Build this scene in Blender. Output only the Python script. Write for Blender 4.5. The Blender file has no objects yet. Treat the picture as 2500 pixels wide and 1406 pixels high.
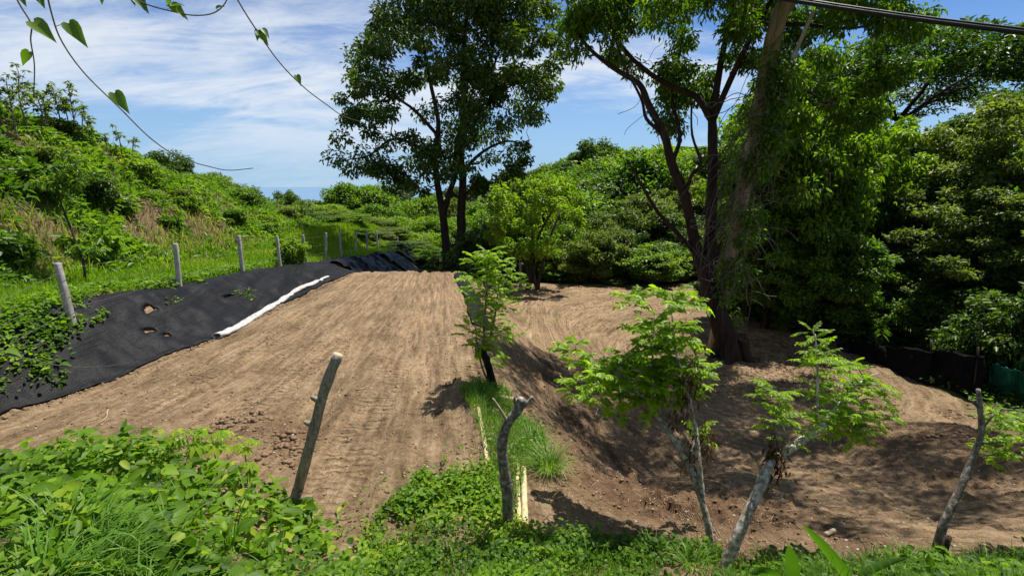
import bpy, math, random
import numpy as np
from mathutils import Vector

rng = np.random.default_rng(7)
random.seed(7)
SC = bpy.context.scene
COL = SC.collection

# ------------------------------------------------------------------ camera
CZ = 4.1                       # eye height above the graded pad
FPX = 1190.0                   # focal length in pixels of the 2500 px wide photograph
PITCH = math.radians(11.8)
cam_d = bpy.data.cameras.new('camera')
cam_d.sensor_width = 36.0
cam_d.lens = 36.0 * FPX / 2500.0
cam_d.clip_start = 0.05
cam_d.clip_end = 60000
cam = bpy.data.objects.new('camera', cam_d)
cam.location = (0, 0, CZ)
cam.rotation_euler = (math.pi / 2 - PITCH, 0, 0)
COL.objects.link(cam)
SC.camera = cam

# ------------------------------------------------------------------ sun and sky
SUN_AZ = math.radians(40)      # clockwise from straight ahead
SUN_EL = math.radians(68)
sdir = Vector((math.cos(SUN_EL) * math.sin(SUN_AZ), math.cos(SUN_EL) * math.cos(SUN_AZ), math.sin(SUN_EL)))
sun_d = bpy.data.lights.new('sun', 'SUN')
sun_d.energy = 5.0
sun_d.angle = math.radians(0.53)
sun_d.color = (1.0, 0.955, 0.88)
sun = bpy.data.objects.new('sun', sun_d)
sun.rotation_euler = sdir.to_track_quat('Z', 'Y').to_euler()
sun.location = (20, 10, 40)
COL.objects.link(sun)

world = bpy.data.worlds.new('World')
SC.world = world
world.use_nodes = True
wn, wl = world.node_tree.nodes, world.node_tree.links
for n in list(wn):
    wn.remove(n)
w_out = wn.new('ShaderNodeOutputWorld')
w_bg = wn.new('ShaderNodeBackground')
w_bg.inputs['Strength'].default_value = 0.09
sky = wn.new('ShaderNodeTexSky')
sky.sky_type = 'NISHITA'
sky.sun_disc = False
sky.sun_elevation = SUN_EL
sky.sun_rotation = SUN_AZ
sky.air_density = 0.6
sky.dust_density = 0.0
sky.ozone_density = 4.0
# high cirrus: the view direction projected on a flat cloud layer
tc = wn.new('ShaderNodeTexCoord')
sep = wn.new('ShaderNodeSeparateXYZ')
wl.new(tc.outputs['Generated'], sep.inputs[0])


def wmath(op, a, b=None, c=None, clamp=False):
    n = wn.new('ShaderNodeMath')
    n.operation = op
    n.use_clamp = clamp
    for i, v in enumerate((a, b, c)):
        if v is None:
            continue
        if isinstance(v, (int, float)):
            n.inputs[i].default_value = v
        else:
            wl.new(v, n.inputs[i])
    return n.outputs[0]


zz = wmath('ADD', wmath('MAXIMUM', sep.outputs['Z'], 0.0), 0.30)
cx = wmath('DIVIDE', sep.outputs['X'], zz)
cy = wmath('DIVIDE', sep.outputs['Y'], zz)
comb = wn.new('ShaderNodeCombineXYZ')
wl.new(cx, comb.inputs[0])
wl.new(cy, comb.inputs[1])


def wnoise(scale, rot, sc, detail, rough, dist, loc=(0, 0, 0)):
    mp = wn.new('ShaderNodeMapping')
    mp.inputs['Rotation'].default_value = (0, 0, rot)
    mp.inputs['Scale'].default_value = sc
    mp.inputs['Location'].default_value = loc
    wl.new(comb.outputs[0], mp.inputs[0])
    nz = wn.new('ShaderNodeTexNoise')
    nz.inputs['Scale'].default_value = scale
    nz.inputs['Detail'].default_value = detail
    nz.inputs['Roughness'].default_value = rough
    nz.inputs['Distortion'].default_value = dist
    wl.new(mp.outputs[0], nz.inputs['Vector'])
    return nz.outputs['Fac']


n_big = wnoise(0.95, -0.35, (0.70, 1.5, 1), 4, 0.5, 0.5, (11.5, 0.9, 0))
n_streak = wnoise(2.1, -0.4, (0.7, 2.0, 1), 9, 0.66, 1.2, (1.3, 4.1, 0))
n_fine = wnoise(6.0, -0.4, (0.8, 1.6, 1), 8, 0.65, 0.8)
cl = wmath('ADD', wmath('MULTIPLY', n_big, 1.35), wmath('MULTIPLY', n_streak, 0.55))
cl = wmath('ADD', cl, wmath('MULTIPLY', n_fine, 0.26))
mr = wn.new('ShaderNodeMapRange')
mr.interpolation_type = 'SMOOTHSTEP'
mr.inputs['From Min'].default_value = 0.98
mr.inputs['From Max'].default_value = 1.33
mr.inputs['To Max'].default_value = 0.9
wl.new(cl, mr.inputs['Value'])
mixw = wn.new('ShaderNodeMix')
mixw.data_type = 'RGBA'
mh = wn.new('ShaderNodeMapRange')     # thinner towards the horizon, all round
mh.interpolation_type = 'SMOOTHSTEP'
mh.inputs['From Min'].default_value = 0.0
mh.inputs['From Max'].default_value = 0.16
mh.inputs['To Min'].default_value = 0.25
wl.new(sep.outputs['Z'], mh.inputs['Value'])
wl.new(wmath('MULTIPLY', mr.outputs[0], mh.outputs[0]), mixw.inputs['Factor'])
tint = wn.new('ShaderNodeMix')
tint.data_type = 'RGBA'
tint.blend_type = 'MULTIPLY'
tint.inputs['Factor'].default_value = 1
wl.new(sky.outputs[0], tint.inputs[6])
tint.inputs[7].default_value = (0.74, 0.93, 1.06, 1)
hz = wn.new('ShaderNodeMapRange')     # pale blue sea haze low on the horizon, all round
hz.interpolation_type = 'SMOOTHSTEP'
hz.inputs['From Min'].default_value = 0.30
hz.inputs['From Max'].default_value = 0.0
hz.inputs['To Max'].default_value = 0.93
wl.new(sep.outputs['Z'], hz.inputs['Value'])
mixh = wn.new('ShaderNodeMix')
mixh.data_type = 'RGBA'
wl.new(hz.outputs[0], mixh.inputs['Factor'])
wl.new(tint.outputs[2], mixh.inputs[6])
mixh.inputs[7].default_value = (2.6, 4.0, 5.5, 1)
wl.new(mixh.outputs[2], mixw.inputs[6])
mixw.inputs[7].default_value = (5.7, 6.1, 6.6, 1)
wl.new(mixw.outputs[2], w_bg.inputs['Color'])
wl.new(w_bg.outputs[0], w_out.inputs[0])

SC.view_settings.view_transform = 'Standard'
SC.view_settings.look = 'None'
SC.view_settings.exposure = 0.66
SC.view_settings.gamma = 1.0
SC.render.engine = 'CYCLES'
SC.cycles.use_denoising = True
SC.cycles.max_bounces = 6
SC.cycles.diffuse_bounces = 3
SC.cycles.transmission_bounces = 3

# ------------------------------------------------------------------ projection helpers
cp, sp = math.cos(PITCH), math.sin(PITCH)


def at(px, py, y):
    """world point seen at photograph pixel (px,py) at forward distance y"""
    u = (px - 1250.0) / FPX
    v = (703.0 - py) / FPX
    dy = cp + v * sp
    dz = -sp + v * cp
    return np.array((u / dy * y, y, CZ + dz / dy * y))


def project(P):
    r = P - np.array((0, 0, CZ))
    d = r[:, 1] * cp - r[:, 2] * sp
    up = r[:, 1] * sp + r[:, 2] * cp
    d = np.where(d < 0.05, 0.05, d)
    return 1250 + FPX * r[:, 0] / d, 703 - FPX * up / d


def in_poly(px, py, poly):
    poly = np.array(poly, float)
    inside = np.zeros(len(px), bool)
    j = len(poly) - 1
    for i in range(len(poly)):
        xi, yi = poly[i]
        xj, yj = poly[j]
        c = ((yi > py) != (yj > py)) & (px < (xj - xi) * (py - yi) / (yj - yi + 1e-9) + xi)
        inside ^= c
        j = i
    return inside


# ------------------------------------------------------------------ numpy noise
def _hash(ix, iy, seed):
    h = (ix.astype(np.int64) * 374761393 + iy.astype(np.int64) * 668265263 + seed * 974634777) & 0x7fffffff
    h = ((h ^ (h >> 13)) * 1274126177) & 0x7fffffff
    h = h ^ (h >> 16)
    return (h & 0xffff) / 65535.0


def vnoise(x, y, seed=0):
    x = np.asarray(x, float)
    y = np.asarray(y, float)
    ix = np.floor(x)
    iy = np.floor(y)
    fx = x - ix
    fy = y - iy
    fx = fx * fx * (3 - 2 * fx)
    fy = fy * fy * (3 - 2 * fy)
    a = _hash(ix, iy, seed)
    b = _hash(ix + 1, iy, seed)
    c = _hash(ix, iy + 1, seed)
    d = _hash(ix + 1, iy + 1, seed)
    return (a + (b - a) * fx) * (1 - fy) + (c + (d - c) * fx) * fy - 0.5


def fbm(x, y, octaves=4, seed=0):
    s = 0
    a = 1.0
    for o in range(octaves):
        s = s + a * vnoise(x * 2 ** o, y * 2 ** o, seed + o * 17)
        a *= 0.5
    return s


def sstep(a, b, x):
    t = np.clip((x - a) / (b - a), 0, 1)
    return t * t * (3 - 2 * t)


def lin(x, pts):
    p = np.array(pts, float)
    return np.interp(x, p[:, 0], p[:, 1])


# ------------------------------------------------------------------ terrain height
def ridge_x(y):
    return lin(y, [(3, .4), (5, .25), (6, .15), (8.5, -.38), (10.6, -.75), (17, -1.76), (23.4, -3.0), (30, -4), (60, -4)])


def left_x(y):
    return lin(y, [(0, -12.0), (6, -10.3), (8.4, -9.4), (9.9, -8.85), (13, -8.35), (21.7, -8.0), (28, -7.6), (36, -6.6), (60, -8)])


def H(x, y):
    x = np.asarray(x, float)
    y = np.asarray(y, float)
    rx = ridge_x(y)
    lx = left_x(y)
    z0 = lin(y, [(0, 0), (23.2, 0.0), (24.2, -.12), (26, -.75), (29, -1.25), (34, -1.8), (45, -3.2), (60, -6), (90, -12)])
    zl = lin(y, [(2.5, 0.5), (4.2, .2), (5.2, -.2), (7, -1.0), (9, -1.7), (11, -1.95), (30, -1.95), (34, -2.4), (45, -3), (60, -3.5), (90, -1), (140, 4)])
    w = lin(y, [(4, 1.8), (8, 3.1), (12, 3.9), (24, 3.8), (60, 6)])
    s = sstep(0, 1, (x - rx + .1) / w)
    z = z0 + (zl - z0) * s
    # small berm along the pad's right edge
    z = z + .10 * np.exp(-((x - rx + .35) / .35) ** 2) * sstep(5, 7, y) * sstep(25, 22, y)
    # right: ground climbs under the forest
    xr = lin(y, [(3, 9.5), (8, 11.5), (12, 12.3), (19, 12.3), (25, 10.5), (32, 12), (60, 14)])
    z = z + sstep(0, 14, x - xr) * lin(y, [(0, 2.0), (20, 3.5), (60, 9), (120, 18)]) + np.clip(x - xr - 14, 0, 400) * .10
    # mound of graded soil on the right
    z = z + .75 * np.exp(-((x - 9.6) / 2.4) ** 2 - ((y - 9.2) / 2.2) ** 2)
    z = z + .35 * np.exp(-((x - 10.2) / 2.4) ** 2 - ((y - 5.6) / 2.0) ** 2)
    # left: cut bank, verge, hill
    zv = lin(y, [(0, 1.7), (10.7, 1.42), (14.5, 1.12), (18, .9), (24, .55), (30, .5), (36, .95), (42, 1.1), (50, -.2), (70, -6), (90, -12)])
    zf = lin(y, [(0, 1.7), (10.7, 1.42), (14.5, 1.12), (18, .9), (27, .05), (40, -1.0), (60, -5), (90, -12)])
    zleft = zf + (zv - zf) * sstep(-10.8, -13.5, x)
    tb = sstep(0, 1, (lx - x) / 2.05)
    z = z + (zleft - z) * tb
    hh = lin(y, [(-20, 11), (12, 9.4), (22, 7.7), (29, 5.9), (38, 3.0), (46, 1.3), (60, -1.5), (90, -7)])
    th = sstep(-14.4, -23.5, x + .8 * fbm(y * .18, x * .1, 3, 5))
    hill = np.maximum(hh, zleft) + np.clip(-24 - x, 0, 60) * .05
    z = z + (hill - z) * th * (x < -13)
    z = z + th * .7 * fbm(x * .45, y * .45, 3, 9)
    # near bank up to the road shoulder
    yb = lin(x, [(-14, 6.6), (-5, 6.3), (-3.2, 5.7), (-2.2, 4.6), (-1, 4.3), (2, 4.2), (6, 4.0), (14, 4.2)])
    slope = lin(x, [(-5, .55), (-2.5, .62), (0, .70), (10, .66)])
    d = yb - y
    bank = np.where(d > -.6, np.where(d > .6, d, (d + .6) ** 2 / 2.4), 0) * slope
    road = 2.45
    zb = z + bank
    zb = np.where((d > 0), np.minimum(zb, np.maximum(road, z)), zb)
    z = np.where(y < 0.6, np.where(x > -12, road, np.maximum(z, road)), zb)
    # far land: valley running to the sea ahead-left, hills to the right
    r = np.hypot(x, y)
    az = np.degrees(np.arctan2(x, y))
    far = sstep(60, 160, r)
    base = lin(r, [(60, -6), (160, -16), (320, -30), (700, -62), (900, -85), (4000, -95)])
    rise = lin(az, [(-180, 60), (-60, 45), (-40, 18), (-25, 0), (-9, 0), (2, 22), (15, 26), (40, 50), (180, 60)])
    z = z + far * (base + rise * sstep(50, 300, r) - z)
    z = z + 10 * np.exp(-((x + 42) / 55) ** 2 - ((y - 235) / 45) ** 2) * 1.9
    z = z + far * 4 * fbm(x * .012, y * .012, 3, 31)
    return z


def Hs(x, y):
    return float(H(np.array([x]), np.array([y]))[0])


def G(px, py, y0=2.0, y1=120.0):
    """where the ray through a photograph pixel meets the terrain"""
    ys = np.concatenate([np.linspace(y0, 40, 1600), np.linspace(40, y1, 400)])
    a = at(px, py, 1.0)
    X = a[0] * ys
    Z = CZ + (a[2] - CZ) * ys
    h = H(X, ys)
    k = np.nonzero(Z < h)[0]
    k = k[0] if len(k) else len(ys) - 1
    return np.array((X[k], ys[k], h[k]))


# ------------------------------------------------------------------ mesh helpers
def mesh_np(name, V, F4=None, F3=None, attrs=None, smooth=False):
    V = np.asarray(V, np.float32)
    me = bpy.data.meshes.new(name)
    F4 = np.zeros((0, 4), np.int32) if F4 is None or len(F4) == 0 else np.asarray(F4, np.int32)
    F3 = np.zeros((0, 3), np.int32) if F3 is None or len(F3) == 0 else np.asarray(F3, np.int32)
    nl = F4.size + F3.size
    me.vertices.add(len(V))
    me.vertices.foreach_set('co', V.ravel())
    me.loops.add(nl)
    me.loops.foreach_set('vertex_index', np.concatenate([F4.ravel(), F3.ravel()]))
    npoly = len(F4) + len(F3)
    me.polygons.add(npoly)
    ls = np.concatenate([np.arange(len(F4)) * 4, F4.size + np.arange(len(F3)) * 3]).astype(np.int32)
    me.polygons.foreach_set('loop_start', ls)
    if attrs:
        for k, a in attrs.items():
            at_ = me.attributes.new(k, 'FLOAT', 'POINT')
            at_.data.foreach_set('value', np.asarray(a, np.float32))
    if smooth:
        me.polygons.foreach_set('use_smooth', np.ones(npoly, bool))
    me.update(calc_edges=True)
    me.validate()
    return me


def obj(name, me, mat=None, parent=None, loc=None, label=None, cat=None, group=None, kind=None):
    o = bpy.data.objects.new(name, me)
    COL.objects.link(o)
    if mat is not None and me is not None and not me.materials:
        me.materials.append(mat)
    if parent is not None:
        o.parent = parent
    if loc is not None:
        o.location = loc
    tag(o, label, cat, group, kind)
    return o


def tag(o, label=None, cat=None, group=None, kind=None):
    if label:
        o['label'] = label
    if cat:
        o['category'] = cat
    if group:
        o['group'] = group
    if kind:
        o['kind'] = kind
    return o


def thing(name, label, cat, loc=(0, 0, 0), group=None):
    o = bpy.data.objects.new(name, None)
    o.empty_display_size = .3
    COL.objects.link(o)
    o.location = loc
    return tag(o, label, cat, group)


class MB:
    """collects vertices, quads, triangles and one 'tint' value per vertex"""

    def __init__(self):
        self.V, self.Q, self.T, self.A = [], [], [], []
        self.n = 0

    def add(self, V, Q=None, T=None, a=0.5):
        V = np.asarray(V, float).reshape(-1, 3)
        self.V.append(V)
        if Q is not None and len(Q):
            self.Q.append(np.asarray(Q, int) + self.n)
        if T is not None and len(T):
            self.T.append(np.asarray(T, int) + self.n)
        self.A.append(np.full(len(V), a, float) if np.isscalar(a) else np.asarray(a, float))
        self.n += len(V)

    def mesh(self, name, smooth=False, off=None):
        V = np.concatenate(self.V)
        if off is not None:
            V = V - np.asarray(off)
        Q = np.concatenate(self.Q) if self.Q else None
        T = np.concatenate(self.T) if self.T else None
        return mesh_np(name, V, Q, T, {'tint': np.concatenate(self.A)}, smooth)


def nrm(v):
    return v / (np.linalg.norm(v, axis=-1, keepdims=True) + 1e-9)


def smooth_path(pts, n=4):
    """Catmull-Rom through the points"""
    P = np.asarray(pts, float)
    if len(P) < 3:
        return np.array([P[0] + (P[-1] - P[0]) * t for t in np.linspace(0, 1, n + 1)])
    E = np.vstack([2 * P[0] - P[1], P, 2 * P[-1] - P[-2]])
    out = []
    for i in range(len(P) - 1):
        p0, p1, p2, p3 = E[i], E[i + 1], E[i + 2], E[i + 3]
        for t in np.linspace(0, 1, n, endpoint=False):
            out.append(.5 * ((2 * p1) + (-p0 + p2) * t + (2 * p0 - 5 * p1 + 4 * p2 - p3) * t * t + (-p0 + 3 * p1 - 3 * p2 + p3) * t ** 3))
    out.append(P[-1])
    return np.array(out)


def tube(mb, P, R, seg=7, bump=0.0, cap=True, a=0.5, seed=0):
    P = np.asarray(P, float)
    k = len(P)
    R = np.broadcast_to(np.asarray(R, float), (k,)) if np.ndim(R) else np.full(k, float(R))
    T = np.gradient(P, axis=0)
    T = nrm(T)
    ref = np.array((0., 0., 1.)) if abs(T[0, 2]) < .8 else np.array((1., 0., 0.))
    n0 = nrm(np.cross(T[0], ref))
    N = np.zeros((k, 3))
    N[0] = n0
    for i in range(1, k):
        v = N[i - 1] - T[i] * np.dot(N[i - 1], T[i])
        N[i] = v / (np.linalg.norm(v) + 1e-9)
    B = np.cross(T, N)
    th = np.arange(seg) * 2 * math.pi / seg
    rr = R[:, None] * np.ones(seg)[None]
    if bump:
        g = np.random.default_rng(seed + k)
        rr = rr * (1 + bump * (g.random((k, seg)) - .5) * 2)
    V = P[:, None, :] + rr[:, :, None] * (np.cos(th)[None, :, None] * N[:, None, :] + np.sin(th)[None, :, None] * B[:, None, :])
    i = np.arange(k - 1)[:, None] * seg
    j = np.arange(seg)[None]
    j2 = (j + 1) % seg
    Q = np.stack([i + j, i + j2, i + seg + j2, i + seg + j], -1).reshape(-1, 4)
    V = V.reshape(-1, 3)
    Tt = None
    if cap:
        V = np.vstack([V, P[0], P[-1]])
        c0, c1 = k * seg, k * seg + 1
        jj = np.arange(seg)
        Tt = np.vstack([np.stack([np.full(seg, c0), (jj + 1) % seg, jj], -1),
                        np.stack([np.full(seg, c1), (k - 1) * seg + jj, (k - 1) * seg + (jj + 1) % seg], -1)])
    mb.add(V, Q, Tt, a)


def leaves(mb, P, D, N, L, W, a, shape=0, droop=.25, fold=.25):
    """P bases, D directions, N normals, L lengths, W widths, a tint per leaf"""
    n = len(P)
    D = nrm(D)
    S = nrm(np.cross(D, N))
    N = np.cross(S, D)
    L = np.broadcast_to(L, (n,))[:, None]
    W = np.broadcast_to(W, (n,))[:, None]
    if shape == 0:      # folded rhombus, two triangles
        V = np.stack([P, P + D * L * .45 + S * W * .5 + N * W * fold, P + D * L - N * L * droop, P + D * L * .45 - S * W * .5 + N * W * fold], 1)
        idx = np.arange(n)[:, None] * 4
        T = np.concatenate([idx + np.array([0, 1, 2]), idx + np.array([0, 2, 3])])
        mb.add(V.reshape(-1, 3), None, T, np.repeat(a, 4))
    else:               # oval leaf with midrib, six triangles
        f = fold
        V = np.stack([P, P + D * L * .55 - N * L * droop * .25, P + D * L - N * L * droop,
                      P + D * L * .22 + S * W * .42 + N * W * f, P + D * L * .62 + S * W * .42 + N * (W * f - L * droop * .35),
                      P + D * L * .22 - S * W * .42 + N * W * f, P + D * L * .62 - S * W * .42 + N * (W * f - L * droop * .35)], 1)
        idx = np.arange(n)[:, None] * 7
        T = np.concatenate([idx + np.array(t) for t in ([0, 3, 1], [3, 4, 1], [4, 2, 1], [0, 1, 5], [5, 1, 6], [6, 1, 2])])
        mb.add(V.reshape(-1, 3), None, T, np.repeat(a, 7))


def blades(mb, P, D, L, W, a, bend=.9, seg=3):
    """arching grass blades: P bases, D horizontal lean directions"""
    n = len(P)
    L = np.broadcast_to(L, (n,))
    W = np.broadcast_to(W, (n,))
    D = nrm(D * np.array((1, 1, 0)))
    S = np.stack([-D[:, 1], D[:, 0], np.zeros(n)], -1)
    bend = np.broadcast_to(bend, (n,))
    rows = []
    pos = P.copy()
    ang = rng.uniform(.05, .35, n)
    for k in range(seg + 1):
        t = k / seg
        wd = W * (1 - t ** 1.6) * .5
        if k < seg:
            rows.append(pos + S * wd[:, None])
            rows.append(pos - S * wd[:, None])
        else:
            rows.append(pos)
        step = (L / seg)[:, None]
        pos = pos + step * (D * np.sin(ang)[:, None] + np.array((0, 0, 1.)) * np.cos(ang)[:, None])
        ang = ang + bend * (.6 + .5 * t)
    V = np.stack(rows, 1)
    m = V.shape[1]
    idx = np.arange(n)[:, None] * m
    Q = [idx + np.array([2 * k, 2 * k + 1, 2 * k + 3, 2 * k + 2]) for k in range(seg - 1)]
    T = idx + np.array([m - 3, m - 2, m - 1])
    mb.add(V.reshape(-1, 3), np.concatenate(Q) if Q else None, T, np.repeat(a, m))


def rdir(n, r=rng):
    v = r.normal(size=(n, 3))
    return nrm(v)


# ------------------------------------------------------------------ materials
def new_mat(name):
    m = bpy.data.materials.new(name)
    m.use_nodes = True
    nt = m.node_tree
    for n in list(nt.nodes):
        nt.nodes.remove(n)
    out = nt.nodes.new('ShaderNodeOutputMaterial')
    return m, nt.nodes, nt.links, out


def ramp(nodes, stops):
    r = nodes.new('ShaderNodeValToRGB')
    e = r.color_ramp.elements
    e[0].position, e[0].color = stops[0][0], (*stops[0][1], 1)
    e[1].position, e[1].color = stops[-1][0], (*stops[-1][1], 1)
    for p, c in stops[1:-1]:
        x = e.new(p)
        x.color = (*c, 1)
    return r


def leaf_mat(name, stops, trans=.38, rough=.45, spec=.35, tcol=1.5):
    m, N, Lk, out = new_mat(name)
    att = N.new('ShaderNodeAttribute')
    att.attribute_name = 'tint'
    oi = N.new('ShaderNodeObjectInfo')
    ad = N.new('ShaderNodeMath')
    ad.operation = 'MULTIPLY_ADD'
    Lk.new(oi.outputs['Random'], ad.inputs[0])
    ad.inputs[1].default_value = .40
    ad.inputs[2].default_value = -.18
    a2 = N.new('ShaderNodeMath')
    a2.operation = 'ADD'
    a2.use_clamp = True
    Lk.new(att.outputs['Fac'], a2.inputs[0])
    Lk.new(ad.outputs[0], a2.inputs[1])
    rp = ramp(N, stops)
    Lk.new(a2.outputs[0], rp.inputs[0])
    pb = N.new('ShaderNodeBsdfPrincipled')
    pb.inputs['Roughness'].default_value = rough
    pb.inputs['Specular IOR Level'].default_value = spec
    Lk.new(rp.outputs[0], pb.inputs['Base Color'])
    tr = N.new('ShaderNodeBsdfTranslucent')
    mx = N.new('ShaderNodeMix')
    mx.data_type = 'RGBA'
    mx.blend_type = 'MULTIPLY'
    mx.inputs['Factor'].default_value = 1
    Lk.new(rp.outputs[0], mx.inputs[6])
    mx.inputs[7].default_value = (tcol * 1.10, tcol * 1.22, tcol * .32, 1)
    Lk.new(mx.outputs[2], tr.inputs[0])
    ms = N.new('ShaderNodeMixShader')
    ms.inputs[0].default_value = trans
    Lk.new(pb.outputs[0], ms.inputs[1])
    Lk.new(tr.outputs[0], ms.inputs[2])
    Lk.new(ms.outputs[0], out.inputs[0])
    return m


M = {}
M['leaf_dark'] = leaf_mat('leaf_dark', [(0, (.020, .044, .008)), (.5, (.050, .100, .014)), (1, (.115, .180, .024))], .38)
M['leaf_tall'] = leaf_mat('leaf_tall', [(0, (.022, .044, .008)), (.5, (.056, .098, .014)), (1, (.130, .180, .024))], .40)
M['leaf_mid'] = leaf_mat('leaf_mid', [(0, (.036, .080, .009)), (.5, (.088, .172, .015)), (1, (.180, .265, .026))], .45)
M['leaf_olive'] = leaf_mat('leaf_olive', [(0, (.056, .088, .019)), (.5, (.115, .160, .031)), (1, (.200, .235, .052))], .42)
M['leaf_yellow'] = leaf_mat('leaf_yellow', [(0, (.052, .104, .007)), (.5, (.120, .212, .011)), (1, (.225, .305, .020))], .48)
M['leaf_sapling'] = leaf_mat('leaf_sapling', [(0, (.105, .190, .008)), (.5, (.200, .320, .012)), (1, (.310, .410, .025))], .56)
M['leaf_weed'] = leaf_mat('leaf_weed', [(0, (.036, .085, .006)), (.40, (.095, .190, .010)), (.80, (.180, .300, .016)), (1, (.300, .340, .028))], .44, .5, .2)
M['leaf_far'] = leaf_mat('leaf_far', [(0, (.030, .054, .022)), (.5, (.062, .100, .036)), (1, (.120, .158, .056))], .25)
M['grass'] = leaf_mat('grass', [(0, (.070, .145, .008)), (.5, (.145, .265, .013)), (.85, (.220, .335, .024)), (1, (.360, .310, .100))], .44, .5, .2)
M['grass_long'] = leaf_mat('grass_long', [(0, (.045, .115, .012)), (.5, (.100, .215, .022)), (.9, (.180, .305, .042)), (1, (.340, .310, .120))], .40, .45, .3)
M['dry_leaf'] = leaf_mat('dry_leaf', [(0, (.05, .022, .012)), (.5, (.10, .045, .022)), (1, (.20, .12, .06))], .2)


def bark_mat(name, c1, c2, c3, scale=6, zs=.25, bump=.4, patch=.5):
    m, N, Lk, out = new_mat(name)
    tcd = N.new('ShaderNodeTexCoord')
    mp = N.new('ShaderNodeMapping')
    mp.inputs['Scale'].default_value = (1, 1, zs)
    Lk.new(tcd.outputs['Object'], mp.inputs[0])
    n1 = N.new('ShaderNodeTexNoise')
    n1.inputs['Scale'].default_value = scale
    n1.inputs['Detail'].default_value = 8
    n1.inputs['Roughness'].default_value = .65
    Lk.new(mp.outputs[0], n1.inputs['Vector'])
    n2 = N.new('ShaderNodeTexNoise')
    n2.inputs['Scale'].default_value = scale * 1.5
    n2.inputs['Detail'].default_value = 6
    n2.inputs['Roughness'].default_value = .65
    Lk.new(tcd.outputs['Object'], n2.inputs['Vector'])
    rp = ramp(N, [(.3, c1), (.62, c2)])
    Lk.new(n1.outputs['Fac'], rp.inputs[0])
    rp2 = ramp(N, [(patch - .04, (0, 0, 0)), (patch + .14, (.85, .85, .85))])
    Lk.new(n2.outputs['Fac'], rp2.inputs[0])
    mx = N.new('ShaderNodeMix')
    mx.data_type = 'RGBA'
    Lk.new(rp2.outputs[0], mx.inputs['Factor'])
    Lk.new(rp.outputs[0], mx.inputs[6])
    mx.inputs[7].default_value = (*c3, 1)
    bp = N.new('ShaderNodeBump')
    bp.inputs['Strength'].default_value = bump
    bp.inputs['Distance'].default_value = .03
    Lk.new(n1.outputs['Fac'], bp.inputs['Height'])
    pb = N.new('ShaderNodeBsdfPrincipled')
    pb.inputs['Roughness'].default_value = .9
    pb.inputs['Specular IOR Level'].default_value = .15
    Lk.new(mx.outputs[2], pb.inputs['Base Color'])
    Lk.new(bp.outputs[0], pb.inputs['Normal'])
    Lk.new(pb.outputs[0], out.inputs[0])
    return m


M['bark_dark'] = bark_mat('bark_dark', (.022, .015, .011), (.065, .045, .033), (.085, .070, .055), 5, .2, .9, .6)
M['bark_red'] = bark_mat('bark_red', (.016, .011, .009), (.052, .036, .028), (.085, .072, .06), 7, .18, 1.0, .64)
M['bark_grey'] = bark_mat('bark_grey', (.06, .048, .036), (.19, .155, .12), (.46, .43, .38), 14, .6, .8, .52)
M['bark_pale'] = bark_mat('bark_pale', (.11, .088, .058), (.30, .25, .18), (.62, .58, .51), 11, .5, .7, .48)
M['log_grey'] = bark_mat('log_grey', (.10, .08, .06), (.34, .285, .22), (.46, .42, .36), 22, .25, 1.0, .56)
M['cut_wood'] = bark_mat('cut_wood', (.36, .27, .17), (.52, .42, .28), (.30, .20, .12), 25, 1, .2, .6)
M['bare_pole'] = bark_mat('bare_pole', (.42, .32, .17), (.62, .50, .30), (.30, .20, .10), 14, .3, .3, .62)
M['dead_vine'] = bark_mat('dead_vine', (.07, .055, .042), (.17, .145, .118), (.24, .215, .18), 10, 1, .3, .6)
M['twig'] = bark_mat('twig', (.06, .04, .025), (.15, .10, .06), (.20, .15, .10), 12, 1, .3, .6)
M['vine_stem'] = bark_mat('vine_stem', (.07, .065, .05), (.14, .13, .10), (.12, .14, .06), 12, 1, .2, .6)
M['pole_wood'] = bark_mat('pole_wood', (.20, .145, .09), (.40, .31, .21), (.48, .40, .30), 7, .12, .7, .6)


def simple_mat(name, c1, c2, scale=8, rough=.8, spec=.3, bump=.2, dist=.01, sc=(1, 1, 1), sheen=0):
    m, N, Lk, out = new_mat(name)
    tcd = N.new('ShaderNodeTexCoord')
    mp = N.new('ShaderNodeMapping')
    mp.inputs['Scale'].default_value = sc
    Lk.new(tcd.outputs['Object'], mp.inputs[0])
    n1 = N.new('ShaderNodeTexNoise')
    n1.inputs['Scale'].default_value = scale
    n1.inputs['Detail'].default_value = 7
    n1.inputs['Roughness'].default_value = .65
    Lk.new(mp.outputs[0], n1.inputs['Vector'])
    rp = ramp(N, [(.32, c1), (.68, c2)])
    Lk.new(n1.outputs['Fac'], rp.inputs[0])
    bp = N.new('ShaderNodeBump')
    bp.inputs['Strength'].default_value = bump
    bp.inputs['Distance'].default_value = dist
    Lk.new(n1.outputs['Fac'], bp.inputs['Height'])
    pb = N.new('ShaderNodeBsdfPrincipled')
    pb.inputs['Roughness'].default_value = rough
    pb.inputs['Specular IOR Level'].default_value = spec
    pb.inputs['Sheen Weight'].default_value = sheen
    Lk.new(rp.outputs[0], pb.inputs['Base Color'])
    Lk.new(bp.outputs[0], pb.inputs['Normal'])
    Lk.new(pb.outputs[0], out.inputs[0])
    return m


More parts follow.
